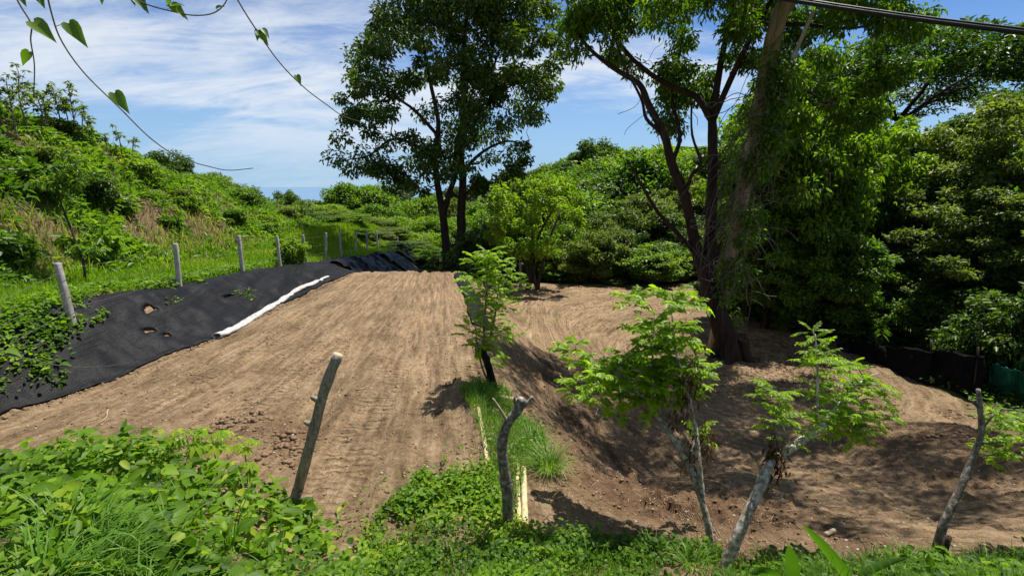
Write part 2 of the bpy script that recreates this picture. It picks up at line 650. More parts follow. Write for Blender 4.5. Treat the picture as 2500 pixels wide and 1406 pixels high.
M['concrete'] = simple_mat('concrete', (.22, .21, .20), (.47, .455, .44), 9, .9, .2, .5, .01)
M['white_cloth'] = simple_mat('white_cloth', (.22, .20, .175), (.60, .59, .57), 9, .7, .3, .4, .02)
M['green_mesh'] = simple_mat('green_mesh', (.005, .085, .062), (.010, .15, .11), 5, .7, .3, .3, .02)
M['cable'] = simple_mat('cable', (.008, .008, .008), (.02, .02, .02), 20, .5, .4, .1)
M['wire'] = simple_mat('wire', (.09, .08, .075), (.18, .165, .155), 20, .6, .5, .1)
M['pvc_grey'] = simple_mat('pvc_grey', (.30, .29, .28), (.45, .44, .42), 8, .6, .4, .1)
M['clod'] = simple_mat('clod', (.13, .082, .048), (.27, .18, .11), 6, .95, .1, .6, .02)
M['stone'] = simple_mat('stone', (.28, .25, .21), (.55, .51, .45), 6, .9, .2, .4, .01)
M['straw'] = simple_mat('straw', (.22, .17, .095), (.45, .37, .23), 6, .9, .2, .1)


def fabric_mat():
    m, N, Lk, out = new_mat('black_fabric')
    tcd = N.new('ShaderNodeTexCoord')
    mp = N.new('ShaderNodeMapping')
    mp.inputs['Scale'].default_value = (9, .35, 9)
    Lk.new(tcd.outputs['Object'], mp.inputs[0])
    n1 = N.new('ShaderNodeTexNoise')
    n1.inputs['Scale'].default_value = 2.2
    n1.inputs['Detail'].default_value = 6
    n1.inputs['Roughness'].default_value = .7
    Lk.new(mp.outputs[0], n1.inputs['Vector'])
    n2 = N.new('ShaderNodeTexNoise')
    n2.inputs['Scale'].default_value = 1.3
    n2.inputs['Detail'].default_value = 9
    n2.inputs['Roughness'].default_value = .72
    Lk.new(tcd.outputs['Object'], n2.inputs['Vector'])
    rp = ramp(N, [(.3, (.0035, .0035, .0042)), (.7, (.011, .011, .013))])
    Lk.new(n1.outputs['Fac'], rp.inputs[0])
    rp2 = ramp(N, [(.60, (0, 0, 0)), (.82, (.22, .22, .22))])     # dust
    Lk.new(n2.outputs['Fac'], rp2.inputs[0])
    mx = N.new('ShaderNodeMix')
    mx.data_type = 'RGBA'
    Lk.new(rp2.outputs[0], mx.inputs['Factor'])
    Lk.new(rp.outputs[0], mx.inputs[6])
    mx.inputs[7].default_value = (.10, .085, .065, 1)
    bp = N.new('ShaderNodeBump')
    bp.inputs['Strength'].default_value = .8
    bp.inputs['Distance'].default_value = .03
    Lk.new(n1.outputs['Fac'], bp.inputs['Height'])
    pb = N.new('ShaderNodeBsdfPrincipled')
    pb.inputs['Roughness'].default_value = .5
    pb.inputs['Specular IOR Level'].default_value = .13
    Lk.new(mx.outputs[2], pb.inputs['Base Color'])
    Lk.new(bp.outputs[0], pb.inputs['Normal'])
    Lk.new(pb.outputs[0], out.inputs[0])
    return m


M['black_fabric'] = fabric_mat()
M['black_net'] = simple_mat('black_net', (.003, .003, .0035), (.009, .009, .010), 7, .8, .08, .4, .02)


def ground_mat():
    m, N, Lk, out = new_mat('ground')

    def attr(nm):
        a = N.new('ShaderNodeAttribute')
        a.attribute_name = nm
        return a.outputs['Fac']

    def mth(op, a, b=0.0, clamp=False):
        n = N.new('ShaderNodeMath')
        n.operation = op
        n.use_clamp = clamp
        for i, v in enumerate((a, b)):
            if isinstance(v, (int, float)):
                n.inputs[i].default_value = v
            else:
                Lk.new(v, n.inputs[i])
        return n.outputs[0]

    def noise(vec, scale, detail=6, rough=.6, dist=0.0):
        n = N.new('ShaderNodeTexNoise')
        n.inputs['Scale'].default_value = scale
        n.inputs['Detail'].default_value = detail
        n.inputs['Roughness'].default_value = rough
        n.inputs['Distortion'].default_value = dist
        Lk.new(vec, n.inputs['Vector'])
        return n.outputs['Fac']

    def mixc(f, a, b, bt='MIX'):
        x = N.new('ShaderNodeMix')
        x.data_type = 'RGBA'
        x.blend_type = bt
        for s, v in ((x.inputs['Factor'], f), (x.inputs[6], a), (x.inputs[7], b)):
            if isinstance(v, (int, float)):
                s.default_value = v
            elif isinstance(v, tuple):
                s.default_value = (*v, 1)
            else:
                Lk.new(v, s)
        return x.outputs[2]

    tcd = N.new('ShaderNodeTexCoord')
    P = tcd.outputs['Object']
    cb = N.new('ShaderNodeCombineXYZ')
    Lk.new(mth('MULTIPLY', attr('tu'), 5.0), cb.inputs[0])
    Lk.new(mth('MULTIPLY', attr('tv'), .55), cb.inputs[1])
    streak = noise(cb.outputs[0], 1.6, 7, .62, .3)
    coarse = noise(P, .55, 5, .6)
    fine = noise(P, 9, 9, .72)
    grit = noise(P, 48, 4, .7)
    # cleats left by the tracked machine
    wv = N.new('ShaderNodeTexWave')
    wv.wave_type = 'BANDS'
    wv.bands_direction = 'Y'
    cb2 = N.new('ShaderNodeCombineXYZ')
    Lk.new(attr('tu'), cb2.inputs[0])
    Lk.new(attr('tv'), cb2.inputs[1])
    Lk.new(cb2.outputs[0], wv.inputs['Vector'])
    wv.inputs['Scale'].default_value = 2.1
    wv.inputs['Distortion'].default_value = 5.0
    wv.inputs['Detail'].default_value = 3
    wv.inputs['Detail Scale'].default_value = 2
    cleat = mth('MULTIPLY', wv.outputs['Fac'], attr('band'))
    v = mth('ADD', mth('MULTIPLY', streak, .55), mth('MULTIPLY', fine, .45))
    rp = ramp(N, [(.36, (.112, .071, .039)), (.46, (.212, .141, .080)), (.54, (.298, .207, .121)), (.66, (.408, .304, .193))])
    Lk.new(v, rp.inputs[0])
    rpc = ramp(N, [(.36, (.56, .55, .53)), (.52, (.98, .98, .98)), (.66, (1.22, 1.20, 1.18))])
    cb3 = N.new('ShaderNodeCombineXYZ')
    Lk.new(mth('MULTIPLY', attr('tu'), 1.5), cb3.inputs[0])
    Lk.new(mth('MULTIPLY', attr('tv'), .10), cb3.inputs[1])
    lane = noise(cb3.outputs[0], 1.0, 4, .6, .2)
    Lk.new(mth('ADD', mth('MULTIPLY', coarse, .5), mth('MULTIPLY', lane, .5)), rpc.inputs[0])
    dirt = mixc(1.0, rp.outputs[0], rpc.outputs[0], 'MULTIPLY')
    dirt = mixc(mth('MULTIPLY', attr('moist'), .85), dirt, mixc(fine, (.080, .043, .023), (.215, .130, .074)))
    # dark crumbs
    crumbs = noise(P, 20, 5, .75)
    rpd = ramp(N, [(.55, (0, 0, 0)), (.66, (1, 1, 1))])
    Lk.new(crumbs, rpd.inputs[0])
    dirt = mixc(mth('MULTIPLY', rpd.outputs[0], .55), dirt, (.105, .068, .040))
    # pale chips and dry scrapes
    rps = ramp(N, [(.66, (0, 0, 0)), (.74, (1, 1, 1))])
    Lk.new(grit, rps.inputs[0])
    dirt = mixc(mth('MULTIPLY', rps.outputs[0], .35), dirt, (.46, .38, .27))
    soil = mixc(fine, (.060, .048, .024), (.17, .125, .065))
    green = mixc(fine, (.035, .055, .014), (.09, .12, .03))
    cover = mixc(attr('green'), soil, green)
    col = mixc(attr('dirt'), cover, dirt)
    hgt = mth('ADD', mth('MULTIPLY', streak, .9), mth('MULTIPLY', fine, .75))
    hgt = mth('ADD', hgt, mth('MULTIPLY', cleat, .50))
    hgt = mth('ADD', hgt, mth('ADD', mth('MULTIPLY', grit, .22), mth('MULTIPLY', crumbs, .55)))
    bp = N.new('ShaderNodeBump')
    bp.inputs['Strength'].default_value = 1.0
    bp.inputs['Distance'].default_value = .075
    Lk.new(hgt, bp.inputs['Height'])
    pb = N.new('ShaderNodeBsdfPrincipled')
    pb.inputs['Roughness'].default_value = .95
    pb.inputs['Specular IOR Level'].default_value = .12
    Lk.new(col, pb.inputs['Base Color'])
    Lk.new(bp.outputs[0], pb.inputs['Normal'])
    Lk.new(pb.outputs[0], out.inputs[0])
    return m


M['ground'] = ground_mat()

# ------------------------------------------------------------------ ground sheet
def geo_axis(lo, hi, fine, far_lo, far_hi, growth=1.13):
    a = list(np.arange(lo, hi, fine))
    s = fine
    x = a[-1]
    out = []
    while x < far_hi:
        s *= growth
        x += s
        out.append(x)
    s = fine
    x = lo
    pre = []
    while x > far_lo:
        s *= growth
        x -= s
        pre.append(x)
    return np.array(pre[::-1] + a + out)


GX = geo_axis(-11.2, 13.2, .055, -1500, 1500, 1.10)
ya = np.concatenate([np.arange(3.2, 9, .040), np.arange(9, 15, .062), np.arange(15, 33, .13)])
s_, x_ = .13, ya[-1]
post = []
while x_ < 1500:
    s_ *= 1.085
    x_ += s_
    post.append(x_)
s_, x_ = .062, 3.2
pre = []
while x_ > -300:
    s_ *= 1.16
    x_ -= s_
    pre.append(x_)
GY = np.concatenate([pre[::-1], ya, post])
XX, YY = np.meshgrid(GX, GY)
ZZ = H(XX, YY)
RX, LX = ridge_x(YY), left_x(YY)
on_pad = sstep(-.3, .2, XX - LX) * sstep(.25, -.15, XX - RX)
# track coordinates: along the pad, and in arcs round the big tree on the lower terrace
tu_pad = (XX - LX) / (RX - LX) * 7.6
tv_pad = YY
dxx, dyy = XX - 8.5, (YY - 16.5) * .8
tu_low = np.hypot(dxx, dyy) * .9
tv_low = np.degrees(np.arctan2(dyy, dxx)) * .12
trk = sstep(5.5, 1.2, XX - RX)
TU = tu_pad * trk + tu_low * (1 - trk)
TV = tv_pad * trk + tv_low * (1 - trk)
dirt = sstep(-2.2, -1.7, XX - LX + .25 * fbm(XX * 1.5, YY * 1.5, 3, 3))
xr = lin(YY, [(3, 12.5), (8, 12.5), (12, 12.8), (19, 12.6), (25, 10.8), (30, 12), (33, 8)])
dirt = dirt * sstep(.8, -.3, XX - xr + 1.2 * fbm(XX * .8, YY * .8, 3, 4))
dirt = dirt * sstep(31.5, 29.8, YY + 1.0 * fbm(XX * .8, YY * .8, 3, 6))
dirt = np.maximum(dirt * sstep(3.0, 4.0, YY + .6 * fbm(XX * 1.2, YY * 1.2, 3, 8)), .0)
dirt = np.maximum(dirt, sstep(.75, .15, np.hypot((XX + 10.9) / 1.3, (YY - 12.4) / 1.0) + .3 * fbm(XX * 2, YY * 2, 3, 2)))
hillm = sstep(-13.5, -15.5, XX) * sstep(60, 45, YY)
bare = sstep(.03, .26, fbm(XX * .42 + 3, YY * .30, 4, 12) + .16 * np.exp(-((XX + 16.5) / 1.8) ** 2)) * hillm
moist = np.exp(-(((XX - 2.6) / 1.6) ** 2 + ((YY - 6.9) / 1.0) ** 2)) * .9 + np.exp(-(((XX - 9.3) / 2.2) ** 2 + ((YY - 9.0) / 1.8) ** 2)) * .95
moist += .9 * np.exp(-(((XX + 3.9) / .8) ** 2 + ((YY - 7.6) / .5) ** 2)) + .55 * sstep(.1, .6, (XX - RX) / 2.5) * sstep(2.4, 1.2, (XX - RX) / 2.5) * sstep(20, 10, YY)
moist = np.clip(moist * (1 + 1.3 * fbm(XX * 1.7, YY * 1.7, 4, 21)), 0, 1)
band = sstep(.30, .38, np.abs(((TU / 1.9) % 1.0) - .5)) * sstep(-.12, .12, fbm(TU * .7, TV * .25, 3, 14))
# relief: ruts along the tracks, cloddy unevenness
near = sstep(45, 30, YY) * sstep(2.6, 3.6, YY)
rut = fbm(TU * 2.1, TV * .22, 3, 40) * .075 + fbm(TU * 5.5, TV * .5, 3, 41) * .040
clod = fbm(XX * 3.2, YY * 3.2, 4, 50)
crumb = np.maximum(0, fbm(XX * 6.5, YY * 6.5, 3, 52) - .05) * (.07 + .12 * moist) * (1.7 - .7 * on_pad) * (.45 + .55 * sstep(-.2, .3, fbm(XX * .7, YY * .7, 2, 53)))
rut = rut + band * .012 * np.sin(TV * 2 * math.pi / .17 + 3 * fbm(TU * 2, TV * 2, 2, 43))
rough = fbm(XX * 1.1, YY * 1.1, 3, 51) * .10
ZZ = ZZ + near * dirt * (rut * (1 - .5 * moist) + clod * (.034 + .075 * moist) + crumb + rough * (1 - .55 * on_pad))
tracks = np.zeros_like(XX)
for c_, w_, d_ in ((1.0, .20, .05), (2.35, .20, .05), (3.6, .12, .05), (4.9, .22, .045), (6.2, .22, .05)):
    dd_ = np.abs(TU - c_ - .35 * np.sin(TV * .22 + c_ * 3) - .08 * np.sin(TV * 1.1 + c_))
    vis = sstep(-.15, .15, fbm(TV * .25 + c_ * 7, TV * 0, 2, 44))
    ZZ = ZZ + near * dirt * trk * vis * (-d_ * sstep(w_ + .05, w_ - .05, dd_) + .035 * np.exp(-((dd_ - w_ - .09) / .07) ** 2) * (.6 + 1.2 * np.abs(fbm(TV * 3, TU * 3, 2, 45))))
ZZ = ZZ - near * band * dirt * .015
ZZ = ZZ + (1 - dirt) * near * .06 * fbm(XX * 1.8, YY * 1.8, 3, 60)
nx, ny = len(GX), len(GY)
ii = (np.arange(ny - 1)[:, None] * nx + np.arange(nx - 1)[None]).ravel()
FQ = np.stack([ii, ii + 1, ii + nx + 1, ii + nx], -1)
green = np.clip(.75 + .8 * fbm(XX * .5, YY * .5, 3, 70) - bare, 0, 1)
gme = mesh_np('ground', np.stack([XX, YY, ZZ], -1).reshape(-1, 3), FQ, None,
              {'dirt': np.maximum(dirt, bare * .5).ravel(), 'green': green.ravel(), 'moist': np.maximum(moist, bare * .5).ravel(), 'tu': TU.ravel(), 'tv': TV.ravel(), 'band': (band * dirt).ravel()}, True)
obj('ground', gme, M['ground'], label='graded brown soil terraces, grassy verge and hills', kind='structure')


def gz(x, y):
    """height of the finished ground sheet"""
    x = np.atleast_1d(np.asarray(x, float))
    y = np.atleast_1d(np.asarray(y, float))
    i = np.clip(np.searchsorted(GX, x) - 1, 0, nx - 2)
    j = np.clip(np.searchsorted(GY, y) - 1, 0, ny - 2)
    fx = (x - GX[i]) / (GX[i + 1] - GX[i])
    fy = (y - GY[j]) / (GY[j + 1] - GY[j])
    return (ZZ[j, i] * (1 - fx) + ZZ[j, i + 1] * fx) * (1 - fy) + (ZZ[j + 1, i] * (1 - fx) + ZZ[j + 1, i + 1] * fx) * fy


def gzs(x, y):
    return float(gz(x, y)[0])


# sea
def sea_mat():
    m, N, Lk, out = new_mat('sea')
    pb = N.new('ShaderNodeBsdfPrincipled')
    pb.inputs['Base Color'].default_value = (.09, .19, .31, 1)
    pb.inputs['Roughness'].default_value = .35
    Lk.new(pb.outputs[0], out.inputs[0])
    return m


M['sea'] = sea_mat()
S = 40000
obj('sea', mesh_np('sea', [(-S, -S, 0), (S, -S, 0), (S, S, 0), (-S, S, 0)], [(0, 1, 2, 3)]), M['sea'], loc=(0, 0, -78), label='blue ocean on the horizon', kind='structure')


# ------------------------------------------------------------------ trees: generator
def limb(skel, mb, pts, r0, r1, n=4, seg=8, bump=.08, wob=0.0):
    if isinstance(mb, list):
        mb.append(MB())
        mb = mb[-1]
    P = smooth_path(pts, n)
    if wob:
        P[1:-1] += rng.normal(size=P[1:-1].shape) * wob
    R = np.linspace(r0, r1, len(P))
    tube(mb, P, R, seg, bump, seed=len(skel))
    for p, r in zip(P, R):
        skel.append((p[0], p[1], p[2], r))


def grow(skel, mb, clumps, up_pen=1.6, base_r=.05, seg=5, twigs=3):
    """connect every leaf clump to the nearest lower point of the skeleton with a curved branch"""
    S = np.array(skel)
    root = S[0, :3]
    order = np.argsort(np.linalg.norm(clumps[:, :3] - root, axis=1))
    S = [S]
    arr = S[0]
    for k in order:
        c = clumps[k, :3]
        d = c - arr[:, :3]
        dist = np.linalg.norm(d, axis=1)
        cost = dist + up_pen * np.maximum(-d[:, 2], 0)
        cost = cost + np.where(arr[:, 2] < root[2] + .8, 3.0, 0)
        i = int(np.argmin(cost))
        p0 = arr[i, :3]
        Ln = dist[i]
        if Ln < .1:
            continue
        r0 = min(arr[i, 3] * .75, base_r * (.35 + .16 * Ln) + .008)
        mid = (p0 + c) / 2 + np.array((0, 0, .10 * Ln)) + rng.normal(size=3) * Ln * .09
        mid2 = p0 + (c - p0) * .25 + rng.normal(size=3) * Ln * .05
        P = smooth_path([p0, mid2, mid, c], 3)
        R = np.linspace(r0, max(r0 * .35, .008), len(P))
        tube(mb, P, R, seg, .05, cap=False)
        new = np.column_stack([P[2:], R[2:]])
        for t in range(twigs):
            e = c + rdir(1)[0] * clumps[k, 3] * .8
            tube(mb, np.array([P[-2], (P[-2] + e) / 2 + rng.normal(size=3) * .05, e]), np.array([R[-1], R[-1] * .7, .004]), 3, 0, cap=False)
        arr = np.vstack([arr, new])


def foliage(mb, clumps, per, L, W, flat=.75, down=.35, shape=0, tint=(.5, .22), jit=.35):
    """leaves through the volume of each clump; every clump has its own tone"""
    for c in clumps:
        r = c[3]
        n = max(6, int(per * rng.uniform(.7, 1.3)))
        d = rdir(n)
        rad = r * rng.random(n) ** .45
        P = c[:3] + d * rad[:, None] * np.array((1, 1, flat))
        D = d * .7 + rdir(n) * .8 + np.array((0, 0, -down))
        Nn = np.array((0, 0, 1.)) * .8 + rdir(n) * .75 + d * .3
        a = np.clip(rng.normal(tint[0] + rng.normal() * .10, tint[1], n), 0, 1)
        l = L * rng.uniform(1 - jit, 1 + jit, n)
        leaves(mb, P, D, Nn, l, W * l / L, a, shape)


def in_ell(n, c, r, shell=.55, power=1.0):
    d = rdir(n)
    rad = shell + (1 - shell) * rng.random(n) ** power
    return np.asarray(c) + d * rad[:, None] * np.asarray(r)


PROTO = {}


def proto(name, build, matl, matb):
    """prototype in unit form: dict of meshes, height, width"""
    stems, bb, lb = [], MB(), MB()
    build(stems, bb, lb)
    tm = [s.mesh(name + '_trunk', True) for s in stems]
    bm = bb.mesh(name + '_branches', True)
    lm = lb.mesh(name + '_crown')
    V = np.concatenate(lb.V)
    PROTO[name] = dict(trunk=tm, branches=bm, crown=lm, h=float(np.percentile(V[:, 2], 99.7)), w=float(np.percentile(np.abs(V[:, :2]), 98) * 2), ml=M[matl], mb=M[matb])


def build_round(h, w, nclump, per, L, trunk_frac=.35, rclump=.17, nstem=1, r=.14, flat=.75, down=.35, shell=.5):
    def f(stems, bb, lb):
        skel = []
        for s in range(nstem):
            tb = MB()
            stems.append(tb)
            o = rng.normal(size=2) * (.0 if nstem == 1 else .22)
            lean = rng.normal(size=2) * w * .10
            limb(skel, tb, [(o[0], o[1], -.4), (o[0] * 1.1, o[1] * 1.1, h * .15), (o[0] + lean[0] * .6, o[1] + lean[1] * .6, h * .4), (o[0] + lean[0], o[1] + lean[1], h * .72)], r, r * .3, 4, 7, .1, .02)
        cz = h * (1 + trunk_frac) / 2
        ch = h * (1 - trunk_frac) / 2
        c = in_ell(nclump, (0, 0, cz), (w * .5 * .86, w * .5 * .86, ch * .88), shell)
        c = c + rng.normal(size=c.shape) * w * .035
        rr = w * rclump * rng.uniform(.65, 1.3, nclump)
        cl = np.column_stack([c, rr])
        grow(skel, bb, cl, base_r=.06 * h / 8, twigs=2)
        foliage(lb, cl, per, L, L * .48, flat, down)
    return f


def build_bushy(h, w, nclump, per, L, **k):
    return build_round(h, w, nclump, per, L, trunk_frac=.02, nstem=3, r=.07, shell=.45, **k)


def build_umbrella(h, w, nclump, per, L):
    def f(stems, bb, lb):
        skel = []
        tb = MB()
        stems.append(tb)
        limb(skel, tb, [(0, 0, -.5), (.1, 0, h * .2), (-.1, .1, h * .42)], .30, .22, 4, 8, .1)
        tips = []
        for k in range(7):
            a = k * 2 * math.pi / 7 + rng.uniform(-.3, .3)
            rr = w * .36 * rng.uniform(.7, 1.1)
            e = np.array((rr * math.cos(a), rr * math.sin(a), h * rng.uniform(.72, .86)))
            tb = MB()
            stems.append(tb)
            limb(skel, tb, [(-.1, .1, h * .42), e * np.array((.35, .35, 0)) + np.array((0, 0, h * .58)), e], .14, .05, 4, 6, .08, .04)
        n3 = nclump
        q = rng.random(n3) ** .5
        a = rng.uniform(0, 2 * math.pi, n3)
        x, y = q * w * .47 * np.cos(a), q * w * .47 * np.sin(a)
        z = h * (.97 - .24 * q ** 2) - rng.choice([0, .10, .19], n3) * h * rng.uniform(.7, 1.2, n3)
        cl = np.column_stack([x, y, z, w * .085 * rng.uniform(.7, 1.3, n3)])
        grow(skel, bb, cl, base_r=.06, twigs=2)
        foliage(lb, cl, per, L, L * .45, .38, .1)
    return f


proto('forest_a', build_round(9, 7.5, 120, 150, .34, .22, .115, down=.2), 'leaf_mid', 'bark_dark')
proto('forest_b', build_round(10, 6.5, 110, 150, .32, .18, .12, down=.5), 'leaf_dark', 'bark_dark')
proto('forest_c', build_round(8, 8, 130, 140, .30, .15, .10, nstem=2, down=.3), 'leaf_yellow', 'bark_dark')
proto('forest_d', build_round(9, 8.5, 140, 130, .30, .12, .10, nstem=2, down=.2, flat=.5), 'leaf_olive', 'bark_grey')
proto('bush_a', build_bushy(4.5, 4.6, 110, 130, .22, rclump=.10), 'leaf_mid', 'bark_dark')
proto('bush_b', build_bushy(4.0, 5.0, 110, 120, .24, rclump=.10, down=.6), 'leaf_dark', 'bark_dark')
proto('bush_c', build_bushy(4.2, 4.4, 110, 130, .20, rclump=.10, flat=.55), 'leaf_yellow', 'bark_dark')
proto('bush_d', build_bushy(3.6, 4.6, 100, 120, .20, rclump=.10, flat=.55), 'leaf_olive', 'bark_grey')
proto('scrub', build_bushy(1.5, 1.8, 46, 70, .17, rclump=.13), 'leaf_mid', 'twig')
proto('umbrella', build_umbrella(13, 17, 150, 150, .34), 'leaf_dark', 'bark_dark')
proto('edge_tree', build_round(10, 8, 200, 190, .25, .08, .085, nstem=2, r=.16, flat=.6, down=.55), 'leaf_mid', 'bark_dark')
proto('edge_tree_b', build_round(10, 9, 200, 180, .25, .05, .085, nstem=3, r=.12, flat=.42, down=.25), 'leaf_olive', 'bark_dark')
proto('far_tree', build_round(10, 9, 60, 90, .75, .05, .14), 'leaf_far', 'bark_dark')


def plant_tree(kind, name, x, y, h, w, label, cat, group=None, mat=None, sink=.1, rot=None):
    p = PROTO[kind]
    z = gzs(x, y) - sink
    o = thing(name, label, cat, (x, y, z), group)
    o.scale = (w / p['w'], w / p['w'], h / p['h'])
    o.rotation_euler = (0, 0, rng.uniform(0, 6.28) if rot is None else rot)
    for q, tm in enumerate(p['trunk']):
        obj('trunk' if q == 0 or kind != 'umbrella' else 'limb', tm, p['mb'], o)
    if y < 70:
        obj('branches', p['branches'], p['mb'], o, kind='stuff')
    c = obj('crown', p['crown'], p['ml'], o)
    if mat:
        c.material_slots[0].link = 'OBJECT'
        c.material_slots[0].material = M[mat]
    return o


def tree_px(kind, name, px, top, y, wpx, label, cat, group=None, mat=None, minh=1.0):
    """a tree at forward distance y whose crown top shows at photo pixel (px, top), wpx pixels wide"""
    a = at(px, top, y)
    zb = gzs(a[0], y)
    h = max(minh, a[2] - zb + .1)
    dpt = y * cp - (a[2] - CZ) * sp
    return plant_tree(kind, name, a[0], y, h, wpx * dpt / FPX, label, cat, group, mat)


# ------------------------------------------------------------------ the tall dark tree at the end of the pad
def hero_tree_one():
    y0 = 36.0
    tb, lb, bb = [], MB(), MB()
    skel = []
    A = lambda px, py, dy=0.0: at(px, py, y0 + dy)
    base = A(1108, 664)
    gb = gzs(base[0], y0)
    l0 = A(1090, 655)
    l0[2] = gzs(l0[0], y0) - .3
    r0 = A(1127, 660)
    r0[2] = gzs(r0[0], y0) - .3
    limb(skel, tb, [r0, A(1127, 600), A(1126, 520), A(1130, 440), A(1124, 360), A(1135, 260, .3), A(1130, 150, .2), A(1140, 40)], .40, .12, 5, 10, .06)
    limb(skel, tb, [l0, A(1088, 590), A(1080, 520), A(1068, 450), A(1062, 380), A(1070, 300, -.3), A(1050, 200, -.4), A(1030, 90, -.5)], .34, .09, 5, 9, .06)
    limb(skel, tb, [A(1081, 525), A(1098, 470), A(1112, 420), A(1118, 330, .8), A(1180, 230, 1.2), A(1220, 120, 1.5)], .24, .07, 5, 8, .06)
    limb(skel, tb, [A(1064, 400), A(1020, 360, -.8), A(960, 340, -1.0), A(900, 380, -1.2), A(850, 390, -1.2)], .13, .04, 5, 6, .06)
    limb(skel, tb, [A(1128, 420), A(1180, 370, -1), A(1240, 345, -1.4), A(1290, 360, -1.5)], .13, .04, 5, 6, .06)
    limb(skel, tb, [A(1068, 330), A(1000, 260, 1), A(930, 230, 1.4), A(870, 240, 1.5)], .13, .04, 5, 6, .06)
    limb(skel, tb, [A(1132, 300), A(1200, 240, .6), A(1280, 190, .8), A(1350, 140, .5)], .13, .04, 5, 6, .06)
    limb(skel, tb, [A(1128, 480), A(1170, 450, -1.5), A(1215, 450, -2.5), A(1240, 500, -3)], .09, .03, 5, 6, .06)
    poly = [(945, -60), (930, 30), (880, 80), (862, 190), (828, 230), (845, 300), (812, 385), (860, 430), (905, 408), (930, 440), (985, 478), (1040, 470), (1060, 415),
            (1100, 440), (1160, 420), (1180, 380), (1240, 400), (1312, 395), (1300, 340), (1325, 300), (1345, 240), (1385, 140), (1372, 70), (1340, 10), (1320, -80), (1250, -190), (1130, -230), (1020, -180)]
    pl = np.array(poly, float)
    cl = []
    while len(cl) < 330:
        px, py = rng.uniform(800, 1395), rng.uniform(-230, 480)
        if not in_poly(np.array([px]), np.array([py]), poly)[0]:
            continue
        # thinner in the lower half, where sky shows through
        if py > 230 and rng.random() < .42:
            continue
        if py > 60 and abs(px - 1100) > 150 and rng.random() < .15:
            continue
        # depth: ellipsoid
        e = 1 - ((px - 1105) / 330) ** 2 - ((py - 110) / 420) ** 2
        dd = 5.5 * math.sqrt(max(.05, e))
        cl.append((*A(px, py, rng.uniform(-dd, dd)), rng.uniform(.58, 1.1)))
    for k in range(14):      # hanging lower right lobe
        cl.append((*A(rng.uniform(1160, 1285), rng.uniform(400, 520), rng.uniform(-4, -1)), rng.uniform(.45, .75)))
    cl = np.array(cl)
    grow(skel, bb, cl, base_r=.075, twigs=3)
    foliage(lb, cl, 145, .31, .145, .7, .45, tint=(.45, .22))
    o = thing('shade_tree', 'tall dark broadleaf tree with two trunks at the far end of the soil pad', 'tree', (base[0], y0, gb))
    for q, t in enumerate(tb):
        obj('trunk' if q < 2 else 'limb', t.mesh('trunk', True, off=o.location), M['bark_dark'], o)
    obj('branches', bb.mesh('branches', True, off=o.location), M['bark_dark'], o, kind='stuff')
    obj('crown', lb.mesh('crown', off=o.location), M['leaf_tall'], o)


hero_tree_one()


